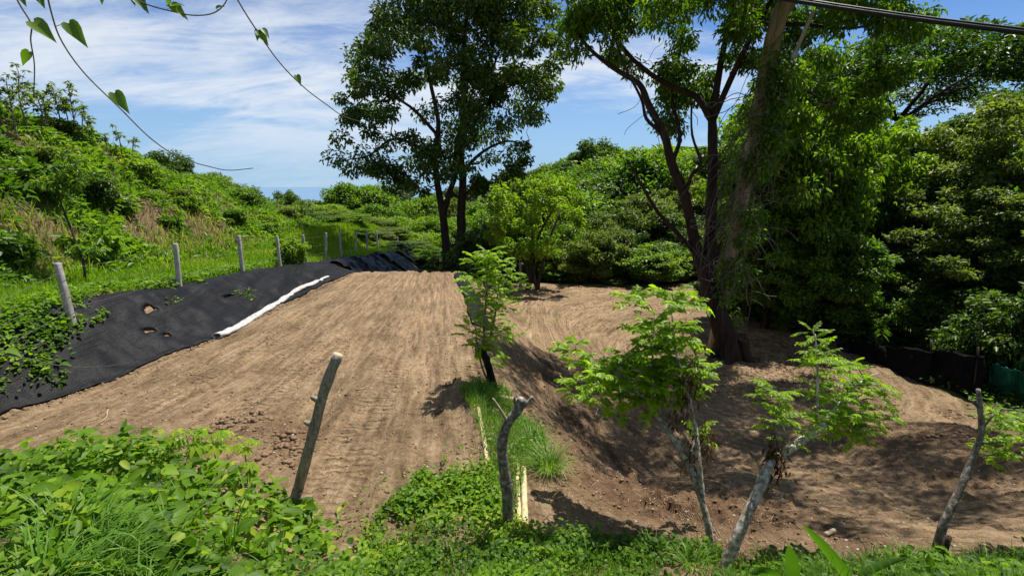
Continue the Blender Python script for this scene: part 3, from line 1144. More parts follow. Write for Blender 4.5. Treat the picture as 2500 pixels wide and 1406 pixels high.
# ------------------------------------------------------------------ the forked tree on the lower terrace
def hero_tree_two():
    y0 = 16.7
    tb, lb, bb, t0 = [], MB(), MB(), MB()
    skel = []
    A = lambda px, py, dy=0.0: at(px, py, y0 + dy)
    b = G(1778, 868)
    b[1] = y0
    base = A(1778, 868)
    base[2] = gzs(base[0], y0)
    P = smooth_path([base + np.array((.15, 0, -.3)), base + np.array((.1, 0, .25)), A(1752, 770), A(1733, 700), A(1722, 640)], 5)
    R = np.interp(np.arange(len(P)), [0, 3, 6, 12, len(P) - 1], [.68, .50, .41, .35, .29])
    tube(t0, P, R, 12, .09, seed=3)
    for p, r in zip(P, R):
        skel.append((*p, r))
    tr = A(1722, 650)
    roots = []
    for k in range(5):       # root flare
        a = k * 1.26 + .4
        rb = MB()
        roots.append(rb)
        tube(rb, smooth_path([base + np.array((.1 + .35 * math.cos(a), .35 * math.sin(a), .75)), base + np.array((.1 + .52 * math.cos(a), .52 * math.sin(a), .18)), base + np.array((.1 + .85 * math.cos(a), .85 * math.sin(a), -.30))], 3), [.22, .2, .18, .16, .13, .1, .07], 7, .1)
    limb(skel, tb, [A(1730, 690), A(1698, 600), A(1690, 560, -.1), A(1672, 480, -.3), A(1640, 400, -.5), A(1622, 330, -.6), A(1585, 260, -.7), A(1560, 205, -.8), A(1500, 168, -.9), A(1440, 120, -1), A(1390, 55, -1)], 0.216, 0.035, 4, 9, .08)
    limb(skel, tb, [A(1728, 680), A(1735, 560, .2), A(1738, 450, .3), A(1740, 380, .3), A(1738, 290, .3)], 0.216, 0.140, 4, 9, .08)
    limb(skel, tb, [A(1738, 295, .3), A(1700, 238, .3), A(1625, 205, .2), A(1550, 150, 0), A(1490, 75, 0), A(1450, -10, 0)], 0.128, 0.035, 4, 8, .08)
    limb(skel, tb, [A(1738, 300, .3), A(1755, 180, .3), A(1775, 80, .3), A(1800, -40, .3), A(1820, -160, 0)], 0.136, 0.042, 4, 8, .08)
    limb(skel, tb, [A(1742, 290, .3), A(1795, 170, -.6), A(1850, 60, -1.5), A(1920, -60, -2.5), A(1990, -150, -3.2)], 0.112, 0.035, 4, 8, .08)
    limb(skel, tb, [A(1725, 660), A(1690, 610), A(1640, 555, -.5), A(1600, 510, -.8), A(1560, 440, -1), A(1530, 390, -1)], 0.104, 0.028, 4, 7, .08)
    limb(skel, tb, [A(1735, 660), A(1770, 560, .5), A(1810, 500, 1), A(1850, 430, 1.2), A(1858, 360, 1.3)], 0.120, 0.042, 4, 7, .08)
    limb(skel, tb, [A(1672, 480, -.3), A(1690, 425, -.9), A(1712, 400, -1.2), A(1690, 330, -1.3), A(1688, 250, -1.4)], 0.072, 0.028, 4, 6, .08)
    limb(skel, tb, [A(1610, 320, -.6), A(1578, 290, -1), A(1565, 240, -1.2), A(1520, 150, -1.5), A(1480, 20, -1.8)], 0.064, 0.021, 4, 6, .08)
    limb(skel, tb, [A(1640, 400, -.5), A(1660, 330, .5), A(1640, 230, 1.0), A(1660, 120, 1.5), A(1680, 0, 2)], 0.080, 0.028, 4, 6, .08)
    limb(skel, tb, [A(1850, 60, -1.5), A(1960, 60, -2.0), A(2080, 70, -2.2), A(2200, 40, -2.2)], 0.072, 0.021, 4, 6, .08)
    limb(skel, tb, [A(1800, -40, .3), A(1700, -120, -1.5), A(1600, -160, -3)], 0.080, 0.021, 4, 6, .08)
    limb(skel, tb, [A(1820, -160, 0), (8.6, 14.0, 11.0), (8.0, 11.0, 11.2), (7.2, 8.6, 11.0)], 0.088, 0.021, 4, 6, .08)
    limb(skel, tb, [A(1800, -60, .3), (6.6, 14.5, 10.6), (4.6, 12.0, 10.9)], 0.080, 0.021, 4, 6, .08)
    cl = []

    def put(n, x0, x1, y0_, y1_, d0, d1, r0=.28, r1=.55):
        for _ in range(n):
            cl.append((*A(rng.uniform(x0, x1), rng.uniform(y0_, y1_), rng.uniform(d0, d1)), rng.uniform(r0, r1)))
    put(26, 1385, 1560, -60, 60, -2, 1)
    put(7, 1385, 1440, 40, 130, -1.5, 0)
    put(20, 1480, 1700, 20, 170, -1, 2)
    put(80, 1540, 2000, -170, 60, -4, 4, .3, .65)
    put(30, 1780, 2000, 20, 150, -2.5, 3)
    put(46, 1950, 2260, -80, 110, -4, 1)
    put(16, 1620, 1760, 150, 260, .5, 2.5)
    put(8, 1600, 1660, 230, 330, 1, 2.5)
    put(60, 1450, 2200, -420, -130, -5.5, 3.5, .35, .7)
    for _ in range(120):     # unseen crown added above the frame, towards the road, to shade the terrace
        a_, r_ = rng.uniform(0, 6.283), 4.7 * math.sqrt(rng.random())
        cl.append((9.2 + r_ * math.cos(a_) * .95, 13.2 + r_ * math.sin(a_), rng.uniform(9.6, 12.5) + .05 * r_, rng.uniform(.4, .75)))
    put(16, 2020, 2180, 200, 320, -1.5, 1, .3, .5)
    put(7, 2140, 2300, 120, 240, -2, 0, .28, .45)
    cl = np.array(cl)
    cpx, cpy = project(cl[:, :3])      # the pole's head stands clear of the leaves
    cl = cl[~((cpx > 1850) & (cpx < 2000) & (cpy > -40) & (cpy < 150) & (cl[:, 1] < 16.2))]
    grow(skel, bb, cl, base_r=.06, twigs=6)
    foliage(lb, cl, 150, .17, .065, .8, .7, tint=(.42, .22))
    # bare hanging twigs on the left side
    for k in range(46):
        s = skel[rng.integers(60, len(skel) - 1)]
        p0 = np.array(s[:3])
        e = p0 + np.array((rng.normal() * .5, rng.normal() * .4, -rng.uniform(.3, 1.1)))
        tube(bb, smooth_path([p0, (p0 + e) / 2 + rng.normal(size=3) * .15, e], 3), .009, 3, 0, cap=False)
    o = thing('forked_tree', 'large dark forked tree standing on the shaded lower soil terrace', 'tree', (base[0], y0, base[2]))
    tk = obj('trunk', t0.mesh('trunk', True, off=o.location), M['bark_red'], o)
    for r in roots:
        obj('root', r.mesh('root', True, off=o.location), M['bark_red'], tk)
    for t in tb:
        obj('limb', t.mesh('limb', True, off=o.location), M['bark_red'], o)
    obj('branches', bb.mesh('branches', True, off=o.location), M['bark_red'], o, kind='stuff')
    obj('crown', lb.mesh('crown', off=o.location), M['leaf_yellow'], o)


hero_tree_two()


# leaning pole wrapped in dead vines, thin conduit, cable
def pole_and_vines():
    yb = 17.4
    b = at(1742, 800, yb)
    b[2] = gzs(b[0], yb) - .4
    q = at(1888, 95, 15.0)
    t = at(1925, 0, 14.8)
    e = t + (t - q) * 1.6
    mb = MB()
    P = smooth_path([b, b + (q - b) * .5, q, t, e], 3)
    tube(mb, P, np.linspace(.20, .25, len(P)), 10, .02)
    mb_me = mb.mesh('utility_pole', True, off=b)
    obj('utility_pole', mb_me, M['pole_wood'], loc=b, label='thick leaning wooden utility pole rising through the forked tree', cat='pole')
    # conduit hanging beside the pole
    mb = MB()
    p0, p1 = at(1940, 132, 14.4), at(1988, 25, 14.2)
    tube(mb, np.array([p0, p1, p1 + (p1 - p0) * 2.5]), .055, 8)
    ins = MB()
    P = smooth_path([p0 + np.array((0, 0, -.14)), p0 + np.array((0, 0, -.02)), p0 + np.array((.02, 0, .10))], 3)
    tube(ins, P, [.03, .09, .07, .10, .06, .08, .03], 10)
    c = obj('conduit_pipe', mb.mesh('conduit', True, off=p0), M['pvc_grey'], loc=p0, label='thin grey pipe slanting beside the wooden utility pole', cat='pipe')
    obj('insulator', ins.mesh('insulator', True, off=p0), M['white_cloth'], c)
    # dead vine tangle
    for k in range(1):
        mb = MB()
        n = 150
        for i in range(n):
            f = rng.random()
            c0 = b + (q - b) * (.30 + .70 * f)
            wd = .18 + .42 * f ** 1.5
            p = c0 + np.array((rng.normal() * wd, -.35 + rng.normal() * .25, rng.normal() * .4))
            ln = rng.uniform(.6, 2.2)
            pts = [p]
            d = rdir(1)[0] * .5 + np.array((rng.normal() * .3, 0, -.5))
            for s in range(5):
                d = d + rdir(1)[0] * .55
                p = p + nrm(d) * ln / 5
                pts.append(p)
            tube(mb, smooth_path(pts, 3), rng.uniform(.006, .013), 4, 0, cap=False)
        for i in range(28):       # long strands down to the trunk fork
            c0 = b + (q - b) * rng.uniform(.6, 1.0) + np.array((rng.normal() * .4, -.4, 0))
            e0 = at(rng.uniform(1690, 1760), rng.uniform(520, 720), 16.1)
            m1 = (c0 + e0) / 2 + rng.normal(size=3) * .5
            tube(mb, smooth_path([c0, m1, e0 + rng.normal(size=3) * .2], 6), .008, 4, 0, cap=False)
        cl = []
        for i in range(45):
            f = rng.random()
            c0 = b + (q - b) * (.22 + .74 * f) + np.array((rng.normal() * .26 + .10, -.32 + rng.normal() * .2, rng.normal() * .4))
            cl.append((*c0, rng.uniform(.25, .5)))
        lv = MB()
        foliage(lv, np.array(cl), 110, .15, .07, .9, .7, tint=(.35, .2))
        obj('climbing_vine', lv.mesh('climbing_vine', off=b), M['leaf_mid'], loc=b, label='dark green climbing vine leaves smothering the leaning pole', cat='vine', kind='stuff')
        obj('dead_vines', mb.mesh('dead_vines', True, off=q), M['dead_vine'], loc=q, label='grey tangle of dead vines wrapped round the leaning pole', cat='vine', kind='stuff')
    # one loop of pale vine at the fork
    mb = MB()
    cc = at(1715, 560, 16.1)
    P = [cc + np.array((.35 * math.cos(a) + .1 * math.cos(3 * a), -.1 + .05 * math.sin(2 * a), .12 * math.sin(a) + .03 * a)) for a in np.linspace(0, 11, 40)]
    tube(mb, np.array(P), .016, 5)
    tube(mb, smooth_path([at(1755, 470, 16.1), at(1765, 520, 16.0), at(1740, 560, 15.9), at(1700, 600, 16.0), at(1730, 640, 16.1)], 6), .014, 5)
    obj('looped_vine', mb.mesh('looped_vine', True, off=cc), M['dead_vine'], loc=cc, label='pale looped vine hanging at the fork of the large tree', cat='vine')
    # cable
    mb = MB()
    a, c = at(1850, -8, 2.5), at(2500, 86, 1.95)
    d = c - a
    P = []
    for t in np.linspace(-2.2, 3.0, 40):
        p = a + d * t
        p[2] += .03 * (t - .5) ** 2
        P.append(p)
    tube(mb, np.array(P), .0092, 8)
    cb = obj('overhead_cable', mb.mesh('cable', True), M['cable'], label='thick black overhead cable crossing the sky by the pole', cat='cable')
    mb = MB()
    tube(mb, np.array(P) + np.array((0, 0, .0125)), .0045, 6)
    obj('messenger_wire', mb.mesh('messenger', True), M['cable'], cb)


pole_and_vines()

# ------------------------------------------------------------------ forest
FOREST = {
    'forest_a': ('forest_tree', 'mid green rounded tree', 'tree'),
    'forest_b': ('forest_tree', 'dark green upright tree', 'tree'),
    'forest_c': ('forest_tree', 'yellow green spreading tree', 'tree'),
    'forest_d': ('forest_tree', 'grey olive tree with layered foliage', 'tree'),
    'bush_a': ('forest_bush', 'mid green leafy bush', 'bush'),
    'bush_b': ('forest_bush', 'dark green drooping bush', 'bush'),
    'bush_c': ('forest_bush', 'yellow green bush', 'bush'),
    'bush_d': ('forest_bush', 'olive grey bush', 'bush'),
    'edge_tree': ('forest_tree', 'shaded leafy tree with drooping foliage', 'tree'),
    'edge_tree_b': ('forest_tree', 'shaded olive tree in flat leafy layers', 'tree'),
    'far_tree': ('distant_tree', 'small distant tree', 'tree'),
}
PLACE = ['']


def FT(kind, px, top, y, w, mat=None, **k):
    n, l, c = FOREST[kind]
    l = l + ' ' + PLACE[0]
    return tree_px(kind, n, px, top, y, w, l, c, l, mat, **k)


# low bushes along the far edge of the lower terrace
PLACE[0] = 'lining the far edge of the lower soil terrace'
for px in range(1180, 1800, 42):
    k = ['bush_b', 'bush_a', 'bush_b', 'bush_d', 'bush_c'][int(rng.integers(5))]
    FT(k, px + rng.uniform(-12, 12), rng.uniform(560, 640), rng.uniform(31.5, 34), rng.uniform(110, 170))
FT('bush_c', 1590, 600, 31.0, 170)
FT('bush_d', 1500, 690, 30.0, 60, minh=.5)
# trees behind them up to the hilltop
PLACE[0] = 'on the wooded slope behind the lower terrace'
for (px, top, y, w, k) in [
        (1330, 430, 38, 190, 'forest_c'), (1420, 470, 40, 200, 'forest_a'), (1500, 430, 44, 210, 'forest_b'), (1600, 380, 44, 220, 'forest_a'), (1560, 480, 38, 190, 'forest_d'),
        (1460, 520, 36, 150, 'forest_d'), (1250, 520, 38, 150, 'forest_b'), (1380, 540, 35, 140, 'forest_a'), (1650, 520, 36, 170, 'forest_b'),
        (1360, 420, 62, 170, 'forest_a'), (1440, 395, 66, 190, 'forest_b'), (1520, 380, 66, 200, 'forest_a'), (1620, 360, 62, 220, 'forest_c'), (1400, 440, 55, 170, 'forest_c'),
        (1480, 430, 58, 170, 'forest_a'), (1560, 420, 56, 180, 'forest_c'), (1300, 450, 70, 150, 'forest_a'),
        (1455, 345, 88, 120, 'forest_b'), (1500, 365, 92, 140, 'forest_a'), (1400, 385, 92, 130, 'forest_a'), (1345, 405, 96, 110, 'forest_d'), (1580, 375, 90, 160, 'forest_b'), (1680, 360, 80, 180, 'forest_a'),
        (1700, 430, 40, 190, 'forest_d'), (1760, 380, 42, 200, 'forest_a'), (1830, 330, 40, 220, 'forest_b'),
        (1900, 250, 38, 240, 'forest_a'), (1990, 230, 40, 260, 'forest_b'), (2060, 330, 34, 240, 'forest_b')]:
    PLACE[0] = 'behind the lower terrace bushes' if y < 50 else 'on the wooded slope behind the lower terrace' if y < 75 else 'on the skyline of the wooded hill'
    FT(k, px, top, y, w)
# bright leafy trees right of the pole
tree_px('edge_tree', 'leafy_tree', 1960, 140, 21.0, 330, 'bright yellow green tree with drooping foliage right of the leaning pole', 'tree', None, 'leaf_yellow')
tree_px('edge_tree', 'leafy_tree', 2080, 230, 23.5, 300, 'tall fresh green tree with drooping sprays before the umbrella tree', 'tree', None, 'leaf_yellow')
tree_px('edge_tree', 'leafy_tree', 1900, 440, 20.5, 260, 'low dense green tree directly behind the forked trunk', 'tree', None, 'leaf_mid')
tree_px('edge_tree', 'leafy_tree', 2030, 520, 19.2, 260, 'leafy green tree at the edge of the soil behind the netting corner', 'tree', None, 'leaf_mid')
tree_px('umbrella', 'umbrella_tree', 2230, 90, 44, 600, 'huge dark umbrella shaped tree standing over the forest', 'tree')
tree_px('umbrella', 'umbrella_tree', 1460, 355, 95, 150, 'domed dark tree crowning the forested hilltop', 'tree')
for (px, top, y, w, k) in [
        (2200, 420, 27, 260, 'edge_tree'), (2320, 470, 25, 260, 'edge_tree_b'), (2180, 560, 22, 230, 'edge_tree_b'), (2290, 590, 20, 240, 'edge_tree'),
        (2420, 330, 21, 330, 'edge_tree_b'), (2520, 250, 19, 380, 'edge_tree_b'), (2440, 470, 17.5, 330, 'edge_tree_b'), (2590, 400, 18, 400, 'edge_tree_b'),
        (2380, 640, 17.2, 260, 'edge_tree_b'), (2480, 230, 30, 260, 'edge_tree'), (2440, 300, 34, 240, 'edge_tree'), (2240, 380, 36, 260, 'edge_tree'), (2340, 370, 40, 250, 'edge_tree'),
        (2760, 300, 16.5, 420, 'edge_tree'), (2800, 520, 13.5, 380, 'edge_tree_b'), (2800, 300, 20, 380, 'edge_tree'), (2150, 350, 42, 240, 'edge_tree'), (2600, 200, 28, 300, 'edge_tree'), (2170, 330, 58, 190, 'edge_tree'), (2260, 325, 60, 200, 'edge_tree'), (2350, 320, 60, 210, 'edge_tree'), (2440, 290, 56, 220, 'edge_tree'), (2540, 240, 44, 240, 'edge_tree'), (2480, 350, 36, 240, 'edge_tree')]:
    PLACE[0] = 'just behind the black netting' if y < 23 else 'in the forest under the umbrella tree'
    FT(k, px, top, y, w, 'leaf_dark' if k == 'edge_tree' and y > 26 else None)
PLACE[0] = 'at the foot of the trees by the black netting'
for (px, top, y, w, k) in [(1830, 700, 23, 120, 'bush_b'), (1880, 690, 21.5, 130, 'bush_b'), (1950, 700, 20.5, 150, 'bush_a'), (2030, 730, 19.5, 150, 'bush_b'), (2110, 740, 18.5, 150, 'bush_a'),
                           (2200, 720, 18, 160, 'bush_c'), (2290, 710, 17, 170, 'bush_a'), (2380, 740, 16, 170, 'bush_b'), (2470, 720, 16, 170, 'bush_b'), (1780, 660, 25, 130, 'bush_b'), (2140, 640, 20, 180, 'bush_a'), (2230, 640, 19.5, 190, 'bush_c')]:
    FT(k, px, top, y, w)

# small clump of trunks at the far edge of the lower terrace
def small_clump_tree():
    y0 = 28.5
    A = lambda px, py, dy=0.0: at(px, py, y0 + dy)
    tb, lb, bb = [], MB(), MB()
    skel = []
    for (x0, xm, x1, x2) in [(1287, 1290, 1262, 1240), (1315, 1303, 1310, 1350), (1290, 1296, 1300, 1295), (1312, 1318, 1340, 1370)]:
        g = A(x0, 718)
        g[2] = gzs(g[0], y0) - .2
        limb(skel, tb, [g, A(xm, 670), A(x1, 590, rng.normal() * .4), A(x2, 510, rng.normal() * .6)], .14, .05, 4, 7, .08)
    cl = []
    for _ in range(85):
        px, py = rng.uniform(1180, 1420), rng.uniform(430, 625)
        if ((px - 1300) / 120) ** 2 + ((py - 525) / 105) ** 2 > 1:
            continue
        cl.append((*A(px, py, rng.uniform(-2, 2)), rng.uniform(.3, .6)))
    cl = np.array(cl)
    grow(skel, bb, cl, base_r=.05)
    foliage(lb, cl, 150, .20, .09, .7, .4)
    b = A(1300, 718)
    b[2] = gzs(b[0], y0)
    o = thing('clump_tree', 'yellow green tree on a clump of thin dark trunks at the terrace edge', 'tree', b)
    for t in tb:
        obj('trunk', t.mesh('trunk', True, off=b), M['bark_dark'], o)
    obj('branches', bb.mesh('branches', True, off=b), M['bark_dark'], o, kind='stuff')
    obj('crown', lb.mesh('crown', off=b), M['leaf_yellow'], o)
    # old grey stump post beside it
    mb = MB()
    g = at(1270, 718, 28)
    g[2] = gzs(g[0], 28) - .2
    tube(mb, smooth_path([g, g + np.array((.02, 0, .8)), g + np.array((0, 0, 1.9))], 4), [.10, .10, .09, .09, .09, .08, .08, .08, .08], 8, .06)
    obj('grey_stump', mb.mesh('stump', True, off=g), M['bark_grey'], loc=g, label='thin grey stump beside the clump of dark trunks', cat='stump')


small_clump_tree()

# valley and left hill trees
for (px, top, y, w, k) in [
        (405, 372, 52, 110, 'forest_b'), (520, 425, 58, 130, 'forest_d'), (570, 450, 60, 120, 'forest_d'), (480, 425, 50, 120, 'forest_a'), (620, 480, 66, 110, 'forest_a'), (550, 490, 50, 130, 'forest_d'),
        (600, 500, 54, 120, 'forest_d'), (700, 468, 75, 70, 'forest_b'), (650, 500, 60, 110, 'forest_d'), (700, 505, 62, 110, 'forest_d'), (750, 490, 70, 110, 'forest_d'), (740, 515, 58, 110, 'forest_d'),
        (800, 500, 64, 110, 'forest_c'), (850, 450, 72, 120, 'forest_a'), (900, 455, 74, 130, 'forest_a'), (830, 520, 54, 130, 'forest_d'), (920, 500, 66, 100, 'forest_a'), (880, 530, 52, 120, 'forest_d'),
        (960, 530, 60, 110, 'forest_c'), (1010, 540, 62, 120, 'forest_a'), (1050, 530, 56, 130, 'forest_c'), (1000, 570, 50, 120, 'forest_c'), (940, 560, 48, 110, 'forest_d'), (1080, 570, 46, 130, 'forest_c'),
        (1150, 530, 48, 130, 'forest_c'), (1200, 500, 50, 140, 'forest_a'), (1160, 560, 42, 120, 'forest_b'), (1230, 470, 62, 130, 'forest_a'), (1040, 480, 80, 110, 'forest_a'), (1110, 490, 76, 120, 'forest_d'), (980, 495, 85, 100, 'forest_a'),
        (670, 530, 50, 100, 'forest_d'), (620, 520, 48, 90, 'forest_b'), (780, 540, 48, 100, 'forest_d')]:
    PLACE[0] = ('behind the grassy left hill' if px < 660 else 'in the valley between fence and sea') if y > 49 else 'just beyond the far fence posts'
    FT(k, px, top, y, w)
PLACE[0] = 'beside the far fence posts'
for (px, top, y, w, k) in [(820, 590, 40, 80, 'bush_a'), (790, 572, 42, 90, 'bush_b'), (860, 590, 42, 90, 'bush_c'), (910, 565, 42, 100, 'bush_d'), (950, 590, 41, 90, 'bush_c'), (1000, 590, 42, 100, 'bush_d'), (1050, 600, 40, 90, 'bush_c'), (1020, 620, 39, 70, 'bush_a'),
                           (880, 610, 39, 60, 'bush_a'), (930, 620, 39, 60, 'bush_c'), (975, 615, 39, 70, 'bush_b'), (1100, 610, 38, 80, 'bush_d'), (1150, 600, 37, 90, 'bush_b'), (1070, 630, 37, 60, 'bush_b')]:
    FT(k, px, top, y, w, minh=.8)
# distant wooded hills toward the sea
for i in range(150):
    r = rng.uniform(110, 420)
    a = math.radians(rng.uniform(-36, 12))
    x, y = r * math.sin(a), r * math.cos(a)
    plant_tree('far_tree', 'distant_tree', x, y, rng.uniform(6, 10), rng.uniform(8, 12), 'small distant tree on the wooded hills before the sea', 'tree', 'distant hill trees')

# ------------------------------------------------------------------ black ground fabric on the cut bank
def strip(name, y0, y1, top_off, bot_off, label, holes=(), seed=0, dy=.10, na=26, lift=.035, wr=1.0, skew=0.0, group=None):
    ys = np.arange(y0, y1 + dy * .5, dy)
    s = np.linspace(0, 1, na)
    Y, Sx = np.meshgrid(ys, s, indexing='ij')
    Y = Y + skew * (1 - Sx)
    lx = left_x(Y)
    top = top_off + .16 * fbm(Y * .9, Y * 0, 3, seed + 1)
    bot = bot_off + .22 * fbm(Y * 1.3, Y * 0 + 4, 4, seed + 2)
    X = lx + bot + (top - bot) * Sx
    Z = gz(X.ravel(), Y.ravel()).reshape(X.shape)
    # taut sheet: partly bridges hollows; long creases and small puckers
    cre = np.abs(fbm(X * 2.2 + .35 * Y, Y * .28, 3, seed + 3)) * .20 + (.5 - np.abs(fbm(X * 4.5 + .9 * Y, Y * .5, 3, seed + 6))) * .07 + fbm(X * 7, Y * .9, 3, seed + 4) * .06 + np.maximum(0, fbm(X * 1.3, Y * .9, 2, seed + 8)) * .16
    Z = Z + lift + wr * cre * np.sin(np.clip(Sx, 0, 1) * math.pi) ** .5 + .01
    keep = np.ones((len(ys) - 1, na - 1), bool)
    yc = (Y[:-1, :-1] + Y[1:, 1:]) / 2
    sc_ = (Sx[:-1, :-1] + Sx[1:, 1:]) / 2
    for (hy, hs, ry, rs) in holes:
        d = ((yc - hy) / ry) ** 2 + ((sc_ - hs) / rs) ** 2 + .8 * fbm(yc * 4, sc_ * 9, 3, seed + 5)
        keep &= d > 1
    ii = (np.arange(len(ys) - 1)[:, None] * na + np.arange(na - 1)[None])[keep]
    F = np.stack([ii, ii + na, ii + na + 1, ii + 1], -1)
    V = np.stack([X, Y, Z], -1).reshape(-1, 3)
    used = np.unique(F)
    rem = np.full(len(V), -1)
    rem[used] = np.arange(len(used))
    o0 = np.array((float(X.mean()), y0, float(Z.min())))
    me = mesh_np(name, V[used] - o0, rem[F], None, None, True)
    o = obj(name, me, M['black_fabric'], loc=o0, label=label, cat='ground fabric', group=group)
    md = o.modifiers.new('thickness', 'SOLIDIFY')
    md.thickness = .006
    return o


strip('ground_fabric', 2.0, 24.3, -2.0, .10, 'long black ground fabric sheet covering the cut bank below the fence posts',
      holes=[(12.6, .64, .42, .020), (11.9, .38, .16, .035), (15.5, .50, .35, .03), (12.2, .30, .12, .02)], seed=100)
strip('ground_fabric', 24.6, 31.0, -2.1, .12, 'black ground fabric sheet bunched up where the bank rises to the posts', seed=140, wr=1.7, skew=1.0)
strip('ground_fabric', 31.6, 34.4, -2.2, .12, 'narrow black fabric strip beyond the bunched sheet', seed=160, wr=1.9, skew=1.4)
strip('ground_fabric', 35.2, 36.6, -2.2, .0, 'short black fabric strip ending before the bare soil', seed=180, wr=1.5, skew=1.4)
strip('ground_fabric', 37.2, 38.2, -2.2, .0, 'last small black fabric strip near the tall dark tree', seed=190, wr=1.5, skew=1.4)


# rolled white cloth at the foot of the fabric
def white_roll():
    P = []
    for (px, py) in [(531, 828), (580, 800), (640, 765), (690, 735), (730, 712), (765, 694), (800, 679)]:
        g = G(px, py)
        P.append((g[0], g[1], gzs(g[0], g[1]) + .07))
    P = smooth_path(P, 7)
    mb = MB()
    seg = 12
    k = len(P)
    g2 = np.random.default_rng(5)
    rr = .13 * (1 + .25 * fbm(np.arange(k) * .45, np.zeros(k), 3, 9))
    rr[-8:] *= np.linspace(1, .55, 8)
    P[:, 0] += .05 * fbm(np.arange(k) * .5, np.ones(k), 2, 3)
    tube(mb, P, rr, seg, .2, cap=False)
    V = np.concatenate(mb.V)
    zc = np.repeat(P[:, 2], seg)
    V[:, 2] = zc + (V[:, 2] - zc) * .6 + .0
    mb.V = [V]
    o = obj('rolled_cloth', mb.mesh('rolled_cloth', True, off=P[0]), M['white_cloth'], loc=P[0], label='long white rolled cloth lying along the foot of the black fabric', cat='cloth roll')
    md = o.modifiers.new('thickness', 'SOLIDIFY')
    md.thickness = .02


white_roll()


# ------------------------------------------------------------------ concrete fence posts and wire
def post_mesh():
    w = .060
    mb = MB()
    prof = [(-.4, 1.05), (.0, 1.04), (.5, 1.0), (1.0, .98), (1.42, .95), (1.455, .82)]
    ch = .22
    ring = [(-1, -1 + ch), (-1 + ch, -1), (1 - ch, -1), (1, -1 + ch), (1, 1 - ch), (1 - ch, 1), (-1 + ch, 1), (-1, 1 - ch)]
    V = [(x * w * s, y * w * s, z) for z, s in prof for x, y in ring]
    Q = [(i * 8 + j, i * 8 + (j + 1) % 8, i * 8 + 8 + (j + 1) % 8, i * 8 + 8 + j) for i in range(len(prof) - 1) for j in range(8)]
    n = len(prof)
    V += [(0, 0, prof[-1][0] + .004)]
    T = [((n - 1) * 8 + j, (n - 1) * 8 + (j + 1) % 8, n * 8) for j in range(8)]
    mb.add(V, Q, T)
    return mb.mesh('fence_post')


POSTS = [(-10.0, 10.7, 1.0), (-10.1, 14.5, .96), (-10.15, 18.1, .97), (-10.3, 21.4, .95), (-10.35, 24.3, .97), (-10.4, 27.0, 1.05), (-10.4, 29.5, 1.05),
         (-10.4, 32.2, 1.05), (-10.45, 35.0, 1.05), (-10.5, 38.0, 1.05), (-10.5, 41.6, 1.1), (-10.6, 45.5, 1.1), (-10.6, 49.0, 1.2), (-10.7, 53.0, 1.2)]
PD = ['first weathered grey concrete fence post above the ivy patch', 'second grey concrete fence post stained dark, beside the bare soil patch', 'third pale concrete fence post at the edge of the fabric',
      'fourth concrete fence post just before the round fence bush', 'fifth thin concrete fence post just past the round fence bush']
pm = post_mesh()
tops = []
for i, (x, y, s) in enumerate(POSTS):
    z = gzs(x, y)
    lab = PD[i] if i < len(PD) else 'slim grey concrete fence post far along the fence'
    o = obj('fence_post', pm, M['concrete'], loc=(x, y, z), label=lab, cat='fence post', group='concrete posts of the boundary fence')
    o.scale = (1 if i < 3 else .92, 1 if i < 3 else .92, s)
    o.rotation_euler = (rng.normal() * .025, rng.normal() * .035, rng.normal() * .2)
    tops.append((x, y, z, s))
for hgt, lab in ((1.30, 'top strand of thin fence wire between the concrete posts'), (.85, 'middle strand of thin fence wire between the concrete posts'), (.42, 'lowest strand of thin fence wire between the concrete posts')):
    mb = MB()
    P = [(-9.9, 6.5, gzs(-9.9, 6.5) + hgt)]
    for (x, y, z, s) in tops:
        q = np.array((x + .085, y, z + hgt * s))
        m = (np.array(P[-1]) + q) / 2
        m[2] -= .03
        P += [m, q]
    tube(mb, np.array(P), .003, 4)
    obj('fence_wire', mb.mesh('fence_wire'), M['wire'], label=lab, cat='wire')


# ------------------------------------------------------------------ black netting and green mesh on the right
def curtain(name, bottoms, tops_px, mat, label, cat, seed, tilt=0.0, n=60, m=16):
    B = []
    T = []
    for (bx, by), (tx, ty) in zip(bottoms, tops_px):
        g = G(bx, by)
        t = at(tx, ty, g[1] + tilt)
        B.append((g[0], g[1], gzs(g[0], g[1]) - .05))
        T.append(t)
    kB = smooth_path(B, n // (len(B) - 1))
    kT = smooth_path(T, n // (len(T) - 1))
    k = len(kB)
    s = np.linspace(0, 1, m)
    V = kB[:, None] * (1 - s)[None, :, None] + kT[:, None] * s[None, :, None]
    U, Sg = np.meshgrid(np.arange(k) * .18, s, indexing='ij')
    off = .40 * fbm(U * 1.0, Sg * 1.6, 3, seed) + .16 * fbm(U * 3.5, Sg * 1.5, 3, seed + 2)
    V[:, :, 2] -= (s ** 3)[None] * (.10 + .22 * np.abs(fbm(U[:, 0] * .9, U[:, 0] * 0, 2, seed + 7)))[:, None]
    V[:, :, 1] += off
    V[:, :, 0] += .4 * off
    ii = (np.arange(k - 1)[:, None] * m + np.arange(m - 1)[None]).ravel()
    F = np.stack([ii, ii + m, ii + m + 1, ii + 1], -1)
    o0 = kB[0]
    o = obj(name, mesh_np(name, V.reshape(-1, 3) - o0, F, None, None, True), M[mat], loc=o0, label=label, cat=cat)
    md = o.modifiers.new('thickness', 'SOLIDIFY')
    md.thickness = .006
    return kB, kT


